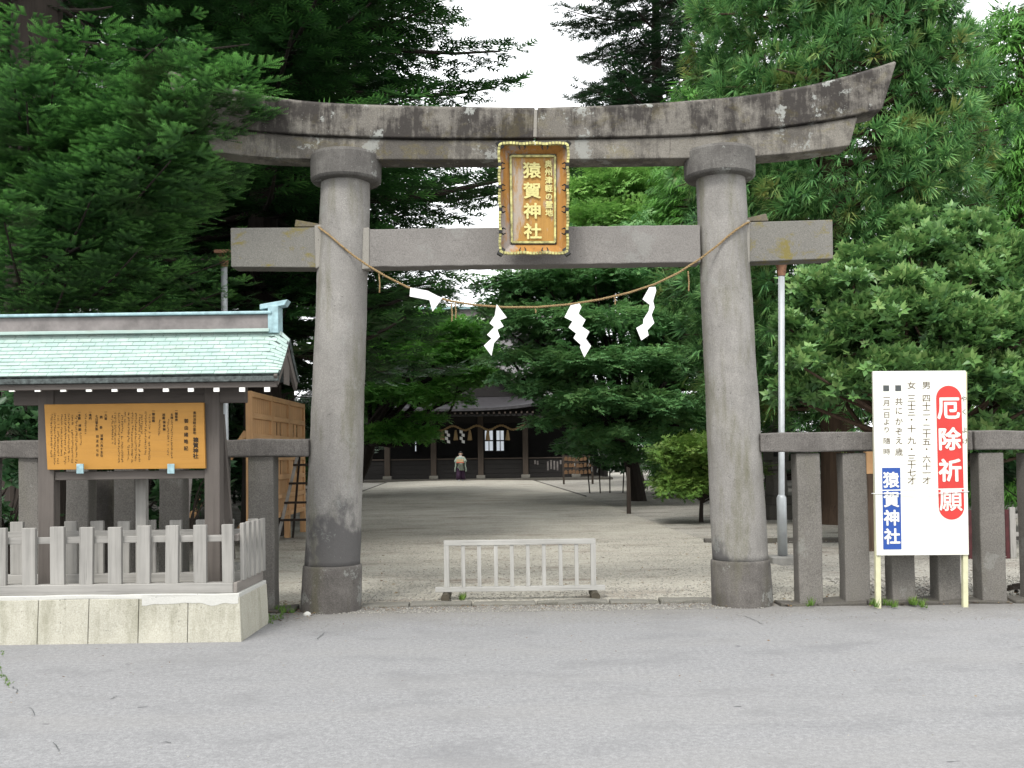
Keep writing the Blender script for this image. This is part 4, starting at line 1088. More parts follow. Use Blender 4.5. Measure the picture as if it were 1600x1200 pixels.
tree('fir_tree', (-4.9, 19.5, 0), cB, tB, M['fir'], M['trunk_d'], 'tall dark fir behind the lintel with boughs reaching toward the white sky gap')
cC, tC = make_fir(52, 25, 6.8, 6.4, 140, FIR, 0.42, 0.20, wide=0.48)
cD, tD = make_fir(53, 22, 1.0, 5.6, 110, FIR, 0.46, 0.24)
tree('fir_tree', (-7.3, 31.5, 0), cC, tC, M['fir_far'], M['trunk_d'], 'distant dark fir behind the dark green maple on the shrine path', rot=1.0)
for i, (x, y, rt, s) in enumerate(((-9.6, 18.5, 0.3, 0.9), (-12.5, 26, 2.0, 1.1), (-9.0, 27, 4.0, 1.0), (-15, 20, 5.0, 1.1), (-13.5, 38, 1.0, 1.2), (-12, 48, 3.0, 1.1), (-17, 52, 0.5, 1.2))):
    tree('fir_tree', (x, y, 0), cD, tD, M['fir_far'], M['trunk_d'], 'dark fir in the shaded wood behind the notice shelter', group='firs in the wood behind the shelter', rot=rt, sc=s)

# ------------------------------------------------------------------ trees on the sign side
# cedar
def make_cedar(seed, H, z0, rmax, n, proto, size, lo=0.45):
    rng = np.random.default_rng(seed); lv = Leaves(); tr = MB()
    tr.tube([(0, 0, -0.3), (0, 0, 0.4), (0.03, 0, H*0.3), (0, 0, H*0.7), (0, 0, H)], [0.5, 0.36, 0.3, 0.17, 0.03], 14)
    for i in range(n):
        u = (i + rng.uniform(0, 1)) / n; z = z0 + (H - z0) * u; az = i * 2.39996 + rng.normal(0, .3)
        prof = min(1.0, 0.55 + 2.2 * u) * (1 - u) ** 0.55; r = rmax * prof * rng.uniform(0.7, 1.1) + 0.3
        d = np.array([math.sin(az), math.cos(az), 0.0]); e = np.array([0, 0, z]) + d * r; e[2] -= 0.12 * r
        limb((0, 0, z - 0.1 * r), tuple(e), 0.05 + 0.01 * r, 0.012, tr, rng, 0.12, 5, 5)
        k = int(50 * (0.4 + prof)); s = rng.uniform(0.3, 1.0, k) ** 0.6
        side = np.cross(d, [0, 0, 1.0]); w_ = 0.55 * (0.4 + s * 0.6)
        p = np.array([0, 0, z]) + d * (r * s)[:, None] + side * (rng.normal(0, 1, k) * w_)[:, None]; p[:, 2] += -0.10 * r * s + rng.normal(0, 0.28, k)
        q = d * 0.8 + (p - np.array([0, 0, z - 0.4])) * np.array([0.25, 0.25, 0.3]) + rng.normal(0, 0.35, (k, 3)) + np.array([0, 0, 0.05])
        up = np.array([0, 0, 1.0]) + rng.normal(0, .4, (k, 3))
        lv.add(proto, p, q, up, size * rng.uniform(0.6, 1.3, k), rng.uniform(-0.1, 0.42, k), rng)
    return lv.mesh('crown'), tr.mesh('trunk')
cS, tS = make_cedar(61, 19, 2.4, 3.7, 235, SUGI, 0.47)
tree('cedar_tree', (6.85, 21, 0), cS, tS, M['sugi'], M['trunk'], 'big cedar with brushy needle tufts and brown trunk behind the stone fence')
cS2, tS2 = make_cedar(62, 17, 0.8, 3.2, 120, DROOP, 0.62)
tree('cypress_tree', (12.1, 23.2, 0), cS2, tS2, M['sugi_l'], M['trunk'], 'bright light-green drooping cypress beside the big cedar', rot=1.0, sc=0.70)
tree('cypress_tree', (6.9, 35.5, 0), cS2, tS2, M['maple_b'], M['trunk'], 'bluish green drooping conifer behind the mossy pillar', rot=2.5, sc=0.86)
# broadleaf tree over the sign
cl = []
rg = np.random.default_rng(15)
for px, py, Y, r in ((1290, 470, 15.4, .62), (1350, 420, 15.6, .62), (1440, 400, 15.8, .72), (1500, 370, 16.0, .55), (1530, 450, 15.6, .7), (1590, 420, 15.8, .7), (1270, 560, 15.2, .6), (1350, 520, 14.8, .75), (1430, 500, 14.7, .75), (1510, 530, 14.7, .75), (1590, 520, 14.9, .75), (1250, 620, 15.2, .45), (1310, 610, 14.9, .55), (1390, 590, 14.5, .65), (1470, 600, 14.5, .65), (1550, 610, 14.6, .7), (1620, 620, 14.8, .7), (1640, 480, 15.4, .8), (1540, 690, 14.9, .55), (1610, 700, 15.0, .6), (1400, 470, 16.4, .9), (1540, 520, 16.6, .9), (1300, 540, 16.4, .8), (1250, 520, 16.0, .42), (1420, 350, 16.2, .35)):
    p = T(px, py, Y); cl.append((p.x - 6.6, p.y - 15.6, p.z, r * rg.uniform(.8, 1.1), r, r * rg.uniform(.7, 1.0)))
for _ in range(26):
    p = T(rg.uniform(1225, 1640), rg.uniform(390, 650), rg.uniform(14.3, 15.6)); r = rg.uniform(.18, .42)
    if p.z > 3.9 and p.x < 5.0: continue
    cl.append((p.x - 6.6, p.y - 15.6, p.z, r, r, r * 0.8))
cO, tO = clump_tree(71, [(a_, b_, c_, d_ * .9, e_ * .9, f_ * .85) for a_, b_, c_, d_, e_, f_ in cl], OAK, 0.125, 108, trunk_r=0.16, trunk_top=1.6, flat=0.8, updir=0.35)
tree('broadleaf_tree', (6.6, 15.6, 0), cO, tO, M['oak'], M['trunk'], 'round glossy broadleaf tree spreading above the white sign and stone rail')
# maples either side of the shrine path
def px_clumps(lst, base):
    out = []
    for px, py, Y, r, fl in lst:
        p = T(px, py, Y); out.append((p.x - base[0], p.y - base[1], p.z, r, r, r * fl))
    return out
bR = (4.1, 32.5)
lstR = [(790, 450, 31, .9, .45), (850, 440, 31, 1.3, .4), (930, 440, 30.5, 1.4, .45), (1010, 430, 31, 1.5, .45), (800, 520, 30.5, .7, .4), (860, 505, 30, 1.3, .4), (950, 510, 29.5, 1.5, .4), (1040, 510, 30, 1.4, .45), (830, 560, 30, .8, .35), (900, 575, 29, 1.4, .35), (990, 570, 28.8, 1.5, .38), (1075, 580, 29.5, 1.2, .5), (850, 610, 29.5, 0.9, .3), (930, 630, 28.5, 1.4, .33), (1020, 635, 28.6, 1.3, .35), (880, 660, 29.5, 1.0, .3), (960, 680, 29.0, 1.2, .3), (1060, 660, 29.5, 1.2, .4), (920, 700, 30.5, .9, .3), (1000, 715, 30.5, 1.0, .3), (900, 400, 32, 1.5, .5), (1000, 390, 32.5, 1.6, .5), (1080, 480, 32, 1.4, .6), (860, 470, 33.5, 1.6, .6), (960, 480, 33.5, 1.8, .6), (1050, 560, 33, 1.5, .6), (920, 570, 33, 1.7, .6), (990, 640, 32.5, 1.4, .5), (790, 490, 31, .8, .4), (800, 560, 30.5, .7, .35), (815, 590, 30, .7, .3), (870, 545, 32, 1.3, .5), (820, 480, 33, 1.2, .5), (880, 600, 31, 1.2, .4)]
cM, tM = clump_tree(81, px_clumps(lstR, bR), MAPLE, 0.42, 18, trunk_r=0.3, trunk_top=2.4, flat=0.15, updir=-0.12, outward=0.8, jitter=0.22)
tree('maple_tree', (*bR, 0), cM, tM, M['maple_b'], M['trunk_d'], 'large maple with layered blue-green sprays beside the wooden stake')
bL = (-6.9, 41.0)
lstL = [(600, 500, 40, 1.3, .45), (660, 505, 39, 1.2, .4), (715, 525, 38.5, 1.1, .35), (745, 540, 38, .8, .3), (610, 560, 39, 1.5, .4), (680, 565, 38, 1.4, .35), (735, 580, 37.5, .8, .3), (600, 620, 38.5, 1.5, .4), (660, 620, 37.5, 1.2, .35), (705, 625, 37.5, .7, .3), (600, 680, 38.5, 1.4, .35), (640, 680, 38, 1.0, .33), (670, 655, 38, .7, .3), (640, 540, 42, 1.6, .6), (600, 590, 42, 1.8, .6), (660, 600, 42, 1.5, .6), (560, 640, 41, 1.6, .6), (560, 540, 41, 1.8, .6), (735, 512, 38, .9, .4), (758, 555, 37.5, .7, .35), (748, 590, 37.5, .7, .3), (705, 545, 38, 1.1, .4), (715, 600, 37.5, .8, .35), (690, 590, 40, 1.2, .5)]
cM2, tM2 = clump_tree(82, px_clumps(lstL, bL), MAPLE, 0.46, 17, trunk_r=0.3, trunk_top=2.6, flat=0.15, updir=-0.12, outward=0.8, jitter=0.22)
tree('maple_tree', (*bL, 0), cM2, tM2, M['maple'], M['trunk_d'], 'bright green maple leaning over the shrine roof and path')
# light green trees seen between lintel and tie beam
bG = (5.6, 44.0)
lstG = [(900, 320, 43, 1.6, .6), (960, 300, 43, 1.8, .6), (1020, 310, 43, 1.7, .6), (930, 355, 42, 1.7, .55), (1000, 360, 42, 1.8, .55), (1060, 350, 42.5, 1.6, .6), (890, 390, 42, 1.5, .5), (970, 410, 41.5, 1.8, .5), (1050, 410, 42, 1.8, .5), (900, 270, 45, 1.5, .6), (960, 262, 46, 1.6, .6), (1060, 280, 44, 1.7, .7), (1080, 420, 43, 1.8, .6), (980, 340, 46, 2.2, .8), (1040, 340, 46, 2.2, .8)]
cG, tG = clump_tree(83, px_clumps(lstG, bG), MAPLE, 0.58, 10, trunk_r=0.35, trunk_top=5.5, flat=0.5, updir=0.1)
tree('broadleaf_tree', (*bG, 0), cG, tG, M['lightleaf'], M['trunk_d'], 'light green broadleaf tree seen between the lintel and the tie beam')
# far open fir against the sky
cF, tF = make_fir(55, 30, 14.0, 6.4, 84, FIR, 0.5, 0.19, power=0.40, wide=0.45)
tree('fir_tree', (7.3, 48, 0), cF, tF, M['fir_far'], M['trunk_d'], 'open layered conifer standing against the white sky above the lintel')
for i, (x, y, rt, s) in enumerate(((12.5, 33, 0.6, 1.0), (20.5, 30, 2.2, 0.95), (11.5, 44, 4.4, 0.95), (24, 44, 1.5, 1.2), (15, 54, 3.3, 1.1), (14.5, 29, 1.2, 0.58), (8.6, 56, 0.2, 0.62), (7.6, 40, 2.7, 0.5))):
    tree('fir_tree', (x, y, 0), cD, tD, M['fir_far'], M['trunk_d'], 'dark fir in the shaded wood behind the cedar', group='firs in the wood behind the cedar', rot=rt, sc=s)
# shrubs
def shrub(loc, R, h, seed, mat, label, n=9, proto=SHRUBP, size=0.16, dens=36, name='shrub'):
    c_, t_ = clump_tree(seed, random_clumps(seed, n, R, h * 0.56, h * 0.5, max(R) * 0.48, 0.8), proto, size, dens, trunk_r=0.05, trunk_top=h * 0.3)
    tree(name, loc, c_, t_, mat, M['trunk_d'], label, 'shrub')
shrub((-5.75, 11.2, 0), (0.75, 0.5), 2.3, 91, M['shrub'], 'dark glossy shrub behind the stone fence beside the amber board')
shrub((-4.05, 12.6, 0), (0.45, 0.5), 2.5, 92, M['shrub'], 'dark green shrub growing behind the steel pole and shelter')
shrub((-5.6, 14.6, 0), (1.1, 0.6), 2.4, 93, M['shrub'], 'wide dark shrub in the shade between shelter and wooden rack')
shrub((-5.6, 23.5, 0), (1.6, 0.8), 3.2, 94, M['shrub'], 'tall dark shrub behind the new wooden rack', 12, size=0.24, dens=20)
shrub((-9.5, 34, 0), (2.2, 1.2), 3.4, 95, M['shrub'], 'broad dark shrub under the distant firs', 12, size=0.3, dens=12)
shrub((10.0, 18.2, 0), (1.3, 0.8), 2.4, 96, M['shrub'], 'dark leafy shrub behind the low wooden fence', 12, size=0.19, dens=28)
cU, tU = clump_tree(97, random_clumps(97, 16, (1.05, 0.8), 1.15, 0.62, 0.55, 0.45), MAPLE, 0.26, 50, trunk_r=0.06, trunk_top=0.5, flat=0.2, updir=-0.05)
tree('maple_bush', (4.15, 22.0, 0), cU, tU, M['bush'], M['trunk_d'], 'low yellowish green spreading maple bush beside the mossy pillar', 'shrub')
cU2, tU2 = clump_tree(98, random_clumps(98, 12, (1.1, 0.6), 1.5, 0.8, 0.55, 0.5), SHRUBP, 0.2, 26, trunk_r=0.04, trunk_top=0.7)
tU2 = MB(); [tU2.tube([(x, y, -0.1), (x * 1.15, y, 1.3)], 0.025, 6) for x, y in ((-0.7, 0), (-0.3, -0.15), (0.1, 0.1), (0.6, 0), (0.95, .1))]; tU2 = tU2.mesh('trunk')
shr = tree('slender_shrub', (3.75, 39.5, 0), cU2, tU2, M['shrub'], M['trunk_d'], 'thin-stemmed shrub tied with white paper fortunes near the hall', 'shrub')
rs = random.Random(4); m = MB()
for _ in range(60):
    a = rs.uniform(0, 6.28); x = 3.75 + math.cos(a) * rs.uniform(.5, 1.5); y = 39.5 - abs(math.sin(a)) * 0.9; z = rs.uniform(0.9, 2.3)
    m.bar((x, y, z), (x + rs.uniform(-.04, .04), y, z - rs.uniform(.08, .18)), 0.035, 0.006)
me = m.mesh('paper_fortunes'); me.materials.append(M['paper']); o = bpy.data.objects.new('paper_fortune_ties', me); COL.objects.link(o); o.parent = shr; o.location = (-3.75, -39.5, 0); o['kind'] = 'stuff'

# ------------------------------------------------------------------ shrine hall at the end of the path
HX, HY = -3.4, 61.5
def hx(px, Y=HY): return T(px, 700, Y).x
hall = thing('shrine_hall', (HX, HY, 0), 'dark timber shrine hall with a grey gabled roof at the end of the path', 'building')
MB().box(HX - 9.5, HX + 9.5, HY - 0.9, HY + 9, -0.05, 0.13).put('stone_base', hall, M['kerbdark'], bevel=0.03)
HP = [HX - 7.3, HX - 4.3, HX - 1.45, HX + 1.45, HX + 4.2, HX + 7.3]
ztop = 4.0
for x in HP:
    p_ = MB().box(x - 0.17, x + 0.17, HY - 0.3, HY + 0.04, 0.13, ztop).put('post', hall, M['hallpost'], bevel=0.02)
    MB().box(x - 0.27, x + 0.27, HY - 0.4, HY + 0.14, 0.13, 0.34).put('post_foot', p_, M['kerb'], bevel=0.03)
for a, b in zip(HP, HP[1:]):
    for k in range(4):
        z = 0.16 + k * 0.285
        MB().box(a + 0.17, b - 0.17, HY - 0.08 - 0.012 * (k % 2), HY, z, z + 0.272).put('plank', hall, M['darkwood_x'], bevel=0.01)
    MB().box(a + 0.17, b - 0.17, HY - 0.16, HY + 0.05, 1.31, 1.39).put('rail', hall, M['hallpost'], bevel=0.01)
    MB().box(a + 0.17, b - 0.17, HY - 0.14, HY + 0.02, 3.55, 3.98).put('head_beam', hall, M['darkwood_x'], bevel=0.01)
MB().box(HX - 9.2, HX + 9.2, HY + 4.0, HY + 4.2, 0.13, 5.2).put('rear_wall', hall, M['darkwood_x'])
for s in (-1, 1): MB().box(HX + s * 9.2 - 0.1, HX + s * 9.2 + 0.1, HY + 0.2, HY + 8.5, 0.13, 5.0).put('side_wall', hall, M['darkwood'])
# paper windows deep inside, their panes glowing in place of daylight behind
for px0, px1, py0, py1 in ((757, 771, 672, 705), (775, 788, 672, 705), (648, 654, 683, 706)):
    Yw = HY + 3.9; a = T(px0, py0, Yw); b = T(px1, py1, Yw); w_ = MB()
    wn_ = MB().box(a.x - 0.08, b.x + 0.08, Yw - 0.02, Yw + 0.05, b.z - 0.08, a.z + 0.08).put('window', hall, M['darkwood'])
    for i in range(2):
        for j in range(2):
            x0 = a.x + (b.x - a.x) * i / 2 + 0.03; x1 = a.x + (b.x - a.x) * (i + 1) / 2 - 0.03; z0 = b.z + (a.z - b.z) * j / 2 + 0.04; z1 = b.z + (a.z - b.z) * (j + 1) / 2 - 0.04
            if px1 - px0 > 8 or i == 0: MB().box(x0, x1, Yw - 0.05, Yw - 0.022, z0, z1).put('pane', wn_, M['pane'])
for i, px in enumerate((836, 840, 856, 861, 866, 871, 876, 571, 574)):     # pale strips painted in place of daylight through the side screens
    a = T(px, 719 + (i % 3), HY - 0.12); MB().box(a.x - 0.05, a.x + 0.05, HY - 0.115, HY - 0.095, a.z - (0.55 if 1 < i < 6 else 0.25), a.z).put('painted_light_slit', hall, M['ridge'])
# porch roof
def roof_slab(x0, x1, y0, z0, x2, x3, y1, z1, th, sag=0.0, nx=12, ny=8):
    m = MB()
    for off in (0, -th):
        g = []
        for j in range(ny + 1):
            v = j / ny; row = []
            for i in range(nx + 1):
                u = i / nx; xa = x0 + (x1 - x0) * u; xb = x2 + (x3 - x2) * u
                z = z0 + (z1 - z0) * v - sag * math.sin(math.pi * v) + 0.28 * abs(2 * u - 1) ** 3 * (1 - v)
                row.append((xa + (xb - xa) * v, y0 + (y1 - y0) * v, z + off))
            g.append(row)
        m.grid(g, flip=off != 0)
    n = (nx + 1) * (ny + 1)
    for i in range(nx): m.f.append((i + 1, i, n + i, n + i + 1))
    for j in range(ny):
        a = j * (nx + 1); c = a + nx + 1; m.f.append((a, c, n + c, n + a)); a += nx; c += nx; m.f.append((c, a, n + a, n + c))
    return m
roof_slab(HX - 4.9, HX + 4.9, HY - 2.6, 4.35, HX - 4.5, HX + 4.5, HY + 1.6, 5.75, 0.16, 0.25).put('porch_roof', hall, M['rooftile_d'])
for i in range(29):
    x = HX - 4.6 + i * 0.33
    MB().box(x - 0.05, x + 0.05, HY - 2.5, HY + 0.2, 4.02, 4.13).put('rafter', hall, M['hallpost'])
MB().box(HX - 4.7, HX + 4.7, HY - 2.35, HY - 2.15, 3.88, 4.02).put('eave_beam', hall, M['darkwood_x'])
# gable with pale verges
zg0, zg1 = 5.2, 9.0
MB().prism([(HX - 4.4, zg0), (HX + 4.4, zg0), (HX, zg1 - 0.3)], HY + 0.4, HY + 0.6).put('gable_wall', hall, M['darkwood_x'])
for s in (-1, 1):
    pts = []
    for i in range(9):
        t = i / 8; pts.append((HX + s * 5.3 * t, zg1 - (zg1 - zg0 - 0.15) * (t ** 0.82)))
    m = MB(); fr_ = [(x, z) for x, z in pts] + [(x, z - 0.34) for x, z in pts[::-1]]
    m.prism(fr_, HY - 0.4, HY - 0.2); put('verge', fixn(m), hall, M['ridge'])
    m = MB(); m.grid([[(x, y, z + 0.06) for x, z in pts] for y in (HY - 0.5, HY + 3, HY + 6.0)], flip=s < 0)
    ob = m.put('gable_roof', hall, M['rooftile']); so = ob.modifiers.new('s', 'SOLIDIFY'); so.thickness = 0.08
# main roof, ridge in courses
roof_slab(HX - 9.8, HX + 9.8, HY + 0.5, 5.1, HX - 6.6, HX + 6.6, HY + 6.6, 9.7, 0.2, 0.45).put('main_roof', hall, M['rooftile'])
roof_slab(HX + 9.8, HX - 9.8, HY + 13, 5.1, HX + 6.6, HX - 6.6, HY + 6.7, 9.7, 0.2, 0.45).put('main_roof', hall, M['rooftile'])
zz = 9.62
for h, d, mt in ((0.5, 0.55, 'rooftile'), (0.12, 0.75, 'white'), (0.55, 0.5, 'rooftile'), (0.12, 0.7, 'white'), (0.6, 0.5, 'ridge'), (0.16, 0.8, 'copper_b')):
    MB().box(HX - 6.6, HX + 6.6, HY + 6.65 - d, HY + 6.65 + d, zz, zz + h).put('ridge_course', hall, M[mt], bevel=0.02); zz += h + 0.002
# straw rope across the porch
rope_y = HY - 0.45
pts = [Vector((HX - 1.6 + 5.9 * i / 40 - 0.1, rope_y, T(740, 668, rope_y).z + 0.14 * math.cos(i / 40 * 6.28 * 4.0) - 0.02)) for i in range(41)]
hr = thing('hall_rope', pts[20], 'wavy straw rope with tassels strung across the dark shrine hall front', 'rope')
twisted(pts, 0.075, 2, 0.35, 6).put('rope_strand', hr, M['straw'])
for px in (691, 712, 734, 762, 793):
    a = T(px, 672, rope_y - 0.05)
    MB().rings([(a.x, a.y, a.z - 0.62, 0.15, 0.15), (a.x, a.y, a.z - 0.25, 0.10, 0.10), (a.x, a.y, a.z, 0.05, 0.05)], 10).put('straw_tassel', hr, M['straw'])
for px in (699, 722):
    a = T(px, 672, rope_y - 0.06); m = MB()
    for k in range(4):
        x = a.x + (0.06 if k % 2 else -0.06); m.quad8([(x - .09, a.y, a.z - .2*k), (x + .09, a.y, a.z - .2*k - .04), (x + .09, a.y + .01, a.z - .2*k - .04), (x - .09, a.y + .01, a.z - .2*k), (x - .09, a.y, a.z - .2*k - .18), (x + .09, a.y, a.z - .2*k - .22), (x + .09, a.y + .01, a.z - .2*k - .22), (x - .09, a.y + .01, a.z - .2*k - .18)])
    put('paper_streamer', fixn(m), hr, M['paper'])
# closed woodland far behind the hall, low enough to leave the sky gap
for i, (x, y, s) in enumerate(((-22, 66, 1.0), (-27, 80, 1.1), (14, 70, 1.0), (21, 64, 1.0), (9, 86, 0.55), (1, 92, 0.45), (-8, 92, 0.45), (-16, 88, 0.6))):
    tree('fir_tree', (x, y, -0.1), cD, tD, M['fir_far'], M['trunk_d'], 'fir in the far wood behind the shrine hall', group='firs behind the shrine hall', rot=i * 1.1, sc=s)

# ------------------------------------------------------------------ priest carrying a box
pg_ = G(720, 752, 0.06); PX, PY, PZ = pg_.x, pg_.y, 0.07
per = thing('person', (PX, PY, PZ), 'person in pale green robe and dark purple trousers walking with a wooden box', 'person')
def skin_body():
    J = {'pel': (0, 0, .92, .13), 'spi': (0, .01, 1.12, .13), 'che': (0, 0, 1.32, .14), 'nec': (0, -.01, 1.46, .055), 'hea': (0.01, -.03, 1.56, .085), 'cro': (0.01, -.02, 1.66, .08)}
    E_ = [('pel', 'spi'), ('spi', 'che'), ('che', 'nec'), ('nec', 'hea'), ('hea', 'cro')]
    for s, n in ((-1, 'L'), (1, 'R')):
        J['sh' + n] = (s * .18, 0, 1.38, .06); J['el' + n] = (s * .25, -.06, 1.12, .045); J['wr' + n] = (s * .15, -.30, 1.14, .03); J['pa' + n] = (s * .12, -.37, 1.14, .032)
        E_ += [('che', 'sh' + n), ('sh' + n, 'el' + n), ('el' + n, 'wr' + n), ('wr' + n, 'pa' + n)]
        for k in range(4):
            J[f'f{k}a' + n] = (s * (.10 - .0 * k), -.40, 1.17 - .022 * k, .009); J[f'f{k}b' + n] = (s * .06, -.425, 1.172 - .022 * k, .008); E_ += [('pa' + n, f'f{k}a' + n), (f'f{k}a' + n, f'f{k}b' + n)]
        J['th' + n] = (s * .11, -.36, 1.19, .010); J['tt' + n] = (s * .07, -.38, 1.205, .009); E_ += [('pa' + n, 'th' + n), ('th' + n, 'tt' + n)]
        st = -.12 if s < 0 else .10
        J['hp' + n] = (s * .10, 0, .88, .09); J['kn' + n] = (s * .10, st * .5 - .03, .50, .06); J['an' + n] = (s * .10, st + .02, .09, .04); J['to' + n] = (s * .10, st - .14, .035, .035)
        E_ += [('pel', 'hp' + n), ('hp' + n, 'kn' + n), ('kn' + n, 'an' + n), ('an' + n, 'to' + n)]
    names = list(J); idx = {n: i for i, n in enumerate(names)}
    me = bpy.data.meshes.new('body'); me.from_pydata([(PX + J[n][0], PY + J[n][1], PZ + J[n][2]) for n in names], [(idx[a], idx[b]) for a, b in E_], [])
    o = put('body', me, per, M['skin'])
    sk = o.modifiers.new('skin', 'SKIN'); sl = me.skin_vertices[0].data
    for i, n in enumerate(names): sl[i].radius = (J[n][3],) * 2; sl[i].use_root = (n == 'pel')
    o.modifiers.new('sub', 'SUBSURF').levels = 1; o.modifiers['sub'].render_levels = 2
    return o
body = skin_body()
def prg(lst, name, mat, sides=18): return MB().rings([(PX + x, PY + y, PZ + z, rx, ry) for x, y, z, rx, ry in lst], sides).put(name, per, mat, smooth=True)
m = MB()
for s_, st_ in ((-1, -.10), (1, .08)): m.rings([(PX + s_ * .125, PY + st_, PZ + .09, .155, .19), (PX + s_ * .115, PY + st_ * .7, PZ + .40, .145, .17), (PX + s_ * .09, PY, PZ + .78, .13, .15), (PX + s_ * .06, PY, PZ + .98, .11, .13)], 16)
m.put('trousers', per, M['hakama'], smooth=True)
prg([(0, -.02, .62, .23, .17), (0, -.01, .80, .22, .165), (0, 0, 1.05, .205, .16), (0, 0, 1.28, .225, .155), (0, 0, 1.40, .18, .12), (0, 0, 1.46, .085, .075)], 'robe', M['robe'])
for s in (-1, 1):
    m = MB().tube([(PX + s * .17, PY, PZ + 1.36), (PX + s * .27, PY - .05, PZ + 1.16), (PX + s * .18, PY - .27, PZ + 1.13)], [.085, .10, .10], 12)
    rows_ = []
    for k in range(7):
        t = k / 6; zc = 1.20 - 0.64 * t; w_ = 0.10 + 0.07 * t; xo = s * (.25 + .07 * t + .012 * math.sin(k * 1.7)); rows_.append((PX + xo, PY - .06 - .03 * t, PZ + zc, .055 - .015 * t, w_))
    m.rings(rows_[::-1], 12)
    m.put('sleeve', per, M['robe'])
    MB().rings([(PX + s * .10, PY + (-.12 if s < 0 else .10) - .05, PZ + z, .055, .12 * k) for z, k in ((0.0, 1), (.05, 1), (.10, .6))], 12).put('white_sock', per, M['robe_w'], smooth=True)
prg([(0, -.01, 1.40, .12, .10), (0, -.01, 1.48, .075, .075)], 'collar', M['robe_w'])
prg([(0.01, 0.05, 1.53, .075, .05), (0.01, 0.03, 1.62, .098, .09), (.01, .0, 1.66, .098, .105), (.01, .005, 1.71, .075, .08), (0.01, .01, 1.74, .03, .03)], 'hair', M['black'])
for s in (-1, 1):
    MB().tube([(PX + .01 + s * .03, PY - .108, PZ + 1.585), (PX + .01 + s * .03, PY - .12, PZ + 1.585)], .009, 6).put('eye', per, M['black'])
    MB().tube([(PX + .01 + s * .09, PY - .02, PZ + 1.55), (PX + .01 + s * .105, PY - .01, PZ + 1.60)], .015, 6).put('ear', per, M['skin'])
MB().tube([(PX + .01, PY - .105, PZ + 1.585), (PX + .01, PY - .135, PZ + 1.545)], [.008, .016], 6).put('nose', per, M['skin'])
MB().tube([(PX - .015, PY - .112, PZ + 1.515), (PX + .035, PY - .112, PZ + 1.515)], .007, 6).put('mouth', per, M['maroon'])
bx = thing('wooden_box', (PX, PY - .42, PZ + 1.06), 'pale wooden box with a dark red base held by the robed person', 'box')
MB().box(PX - .20, PX + .20, PY - .60, PY - .36, PZ + 1.10, PZ + 1.27).put('box_body', bx, M['boxwood'], bevel=.006)
MB().box(PX - .21, PX + .21, PY - .61, PY - .35, PZ + 1.06, PZ + 1.098).put('tray', bx, M['red'], bevel=.004)

# ------------------------------------------------------------------ new wooden rack and step ladder
RX = -4.3
rk = thing('wooden_rack', (RX, 18.4, 0), 'large new orange wooden lattice rack standing on legs behind the shelter', 'rack')
ry = [16.3, 17.65, 19.0, 20.4]
for y in ry: MB().box(RX - 0.05, RX + 0.05, y - 0.05, y + 0.05, -0.05, 2.62).put('post', rk, M['newwood'], bevel=0.006)
rz_ = [0.48, 0.82, 1.17, 1.52, 1.88, 2.22, 2.57]
for z in rz_:
    for a, b in zip(ry, ry[1:]): MB().box(RX - 0.035, RX + 0.055, a + 0.05, b - 0.05, z - 0.045, z + 0.045).put('rail', rk, M['newwood_y'], bevel=0.005)
for i, (z0, z1) in enumerate(zip(rz_, rz_[1:])):
    for k, (a, b) in enumerate(zip(ry, ry[1:])):
        n = 9 if not (i in (2, 4) and k) else 7
        for j in range(9):
            if n == 7 and j in (3, 5): continue
            y0 = a + 0.05 + (b - a - 0.1) * j / 9; MB().box(RX - 0.012, RX + 0.012, y0 + 0.004, y0 + (b - a - 0.1) / 9 - 0.004, z0 + 0.045, z1 - 0.045).put('slat', rk, M['newwood'])
MB().bar((RX - 0.05, 16.32, 1.95), (RX - 1.35, 16.32, 0.0), 0.09, 0.09).put('brace', rk, M['newwood'])
MB().bar((RX - 0.05, 20.38, 1.95), (RX - 1.35, 20.38, 0.0), 0.09, 0.09).put('brace', rk, M['newwood'])
a = G(433, 846); a.z = 0
ld = thing('step_ladder', a, 'dark wooden step ladder leaning beside the new wooden rack', 'ladder')
b = T(470, 690, a.y + 0.25)
for dx in (0.0, 0.62):
    MB().bar(a + Vector((dx, 0, 0)), b + Vector((dx, 0, 0)), 0.05, 0.06, up=(0, 1, 0)).put('stile', ld, M['greywood'], bevel=0.004)
    MB().bar(Vector((b.x + dx, b.y, b.z)) , Vector((a.x + 0.12 + dx, a.y + 0.75, 0)), 0.035, 0.04, up=(0, 1, 0)).put('rear_leg', ld, M['trunk_d'])
for py in (813, 786, 756, 727, 700):
    t = (846 - py) / (846 - 690.0); p = a.lerp(b, t)
    MB().box(p.x - 0.03, p.x + 0.65, p.y - 0.06, p.y + 0.05, p.z - 0.02, p.z + 0.02).put('step', ld, M['trunk_d'], bevel=0.004)

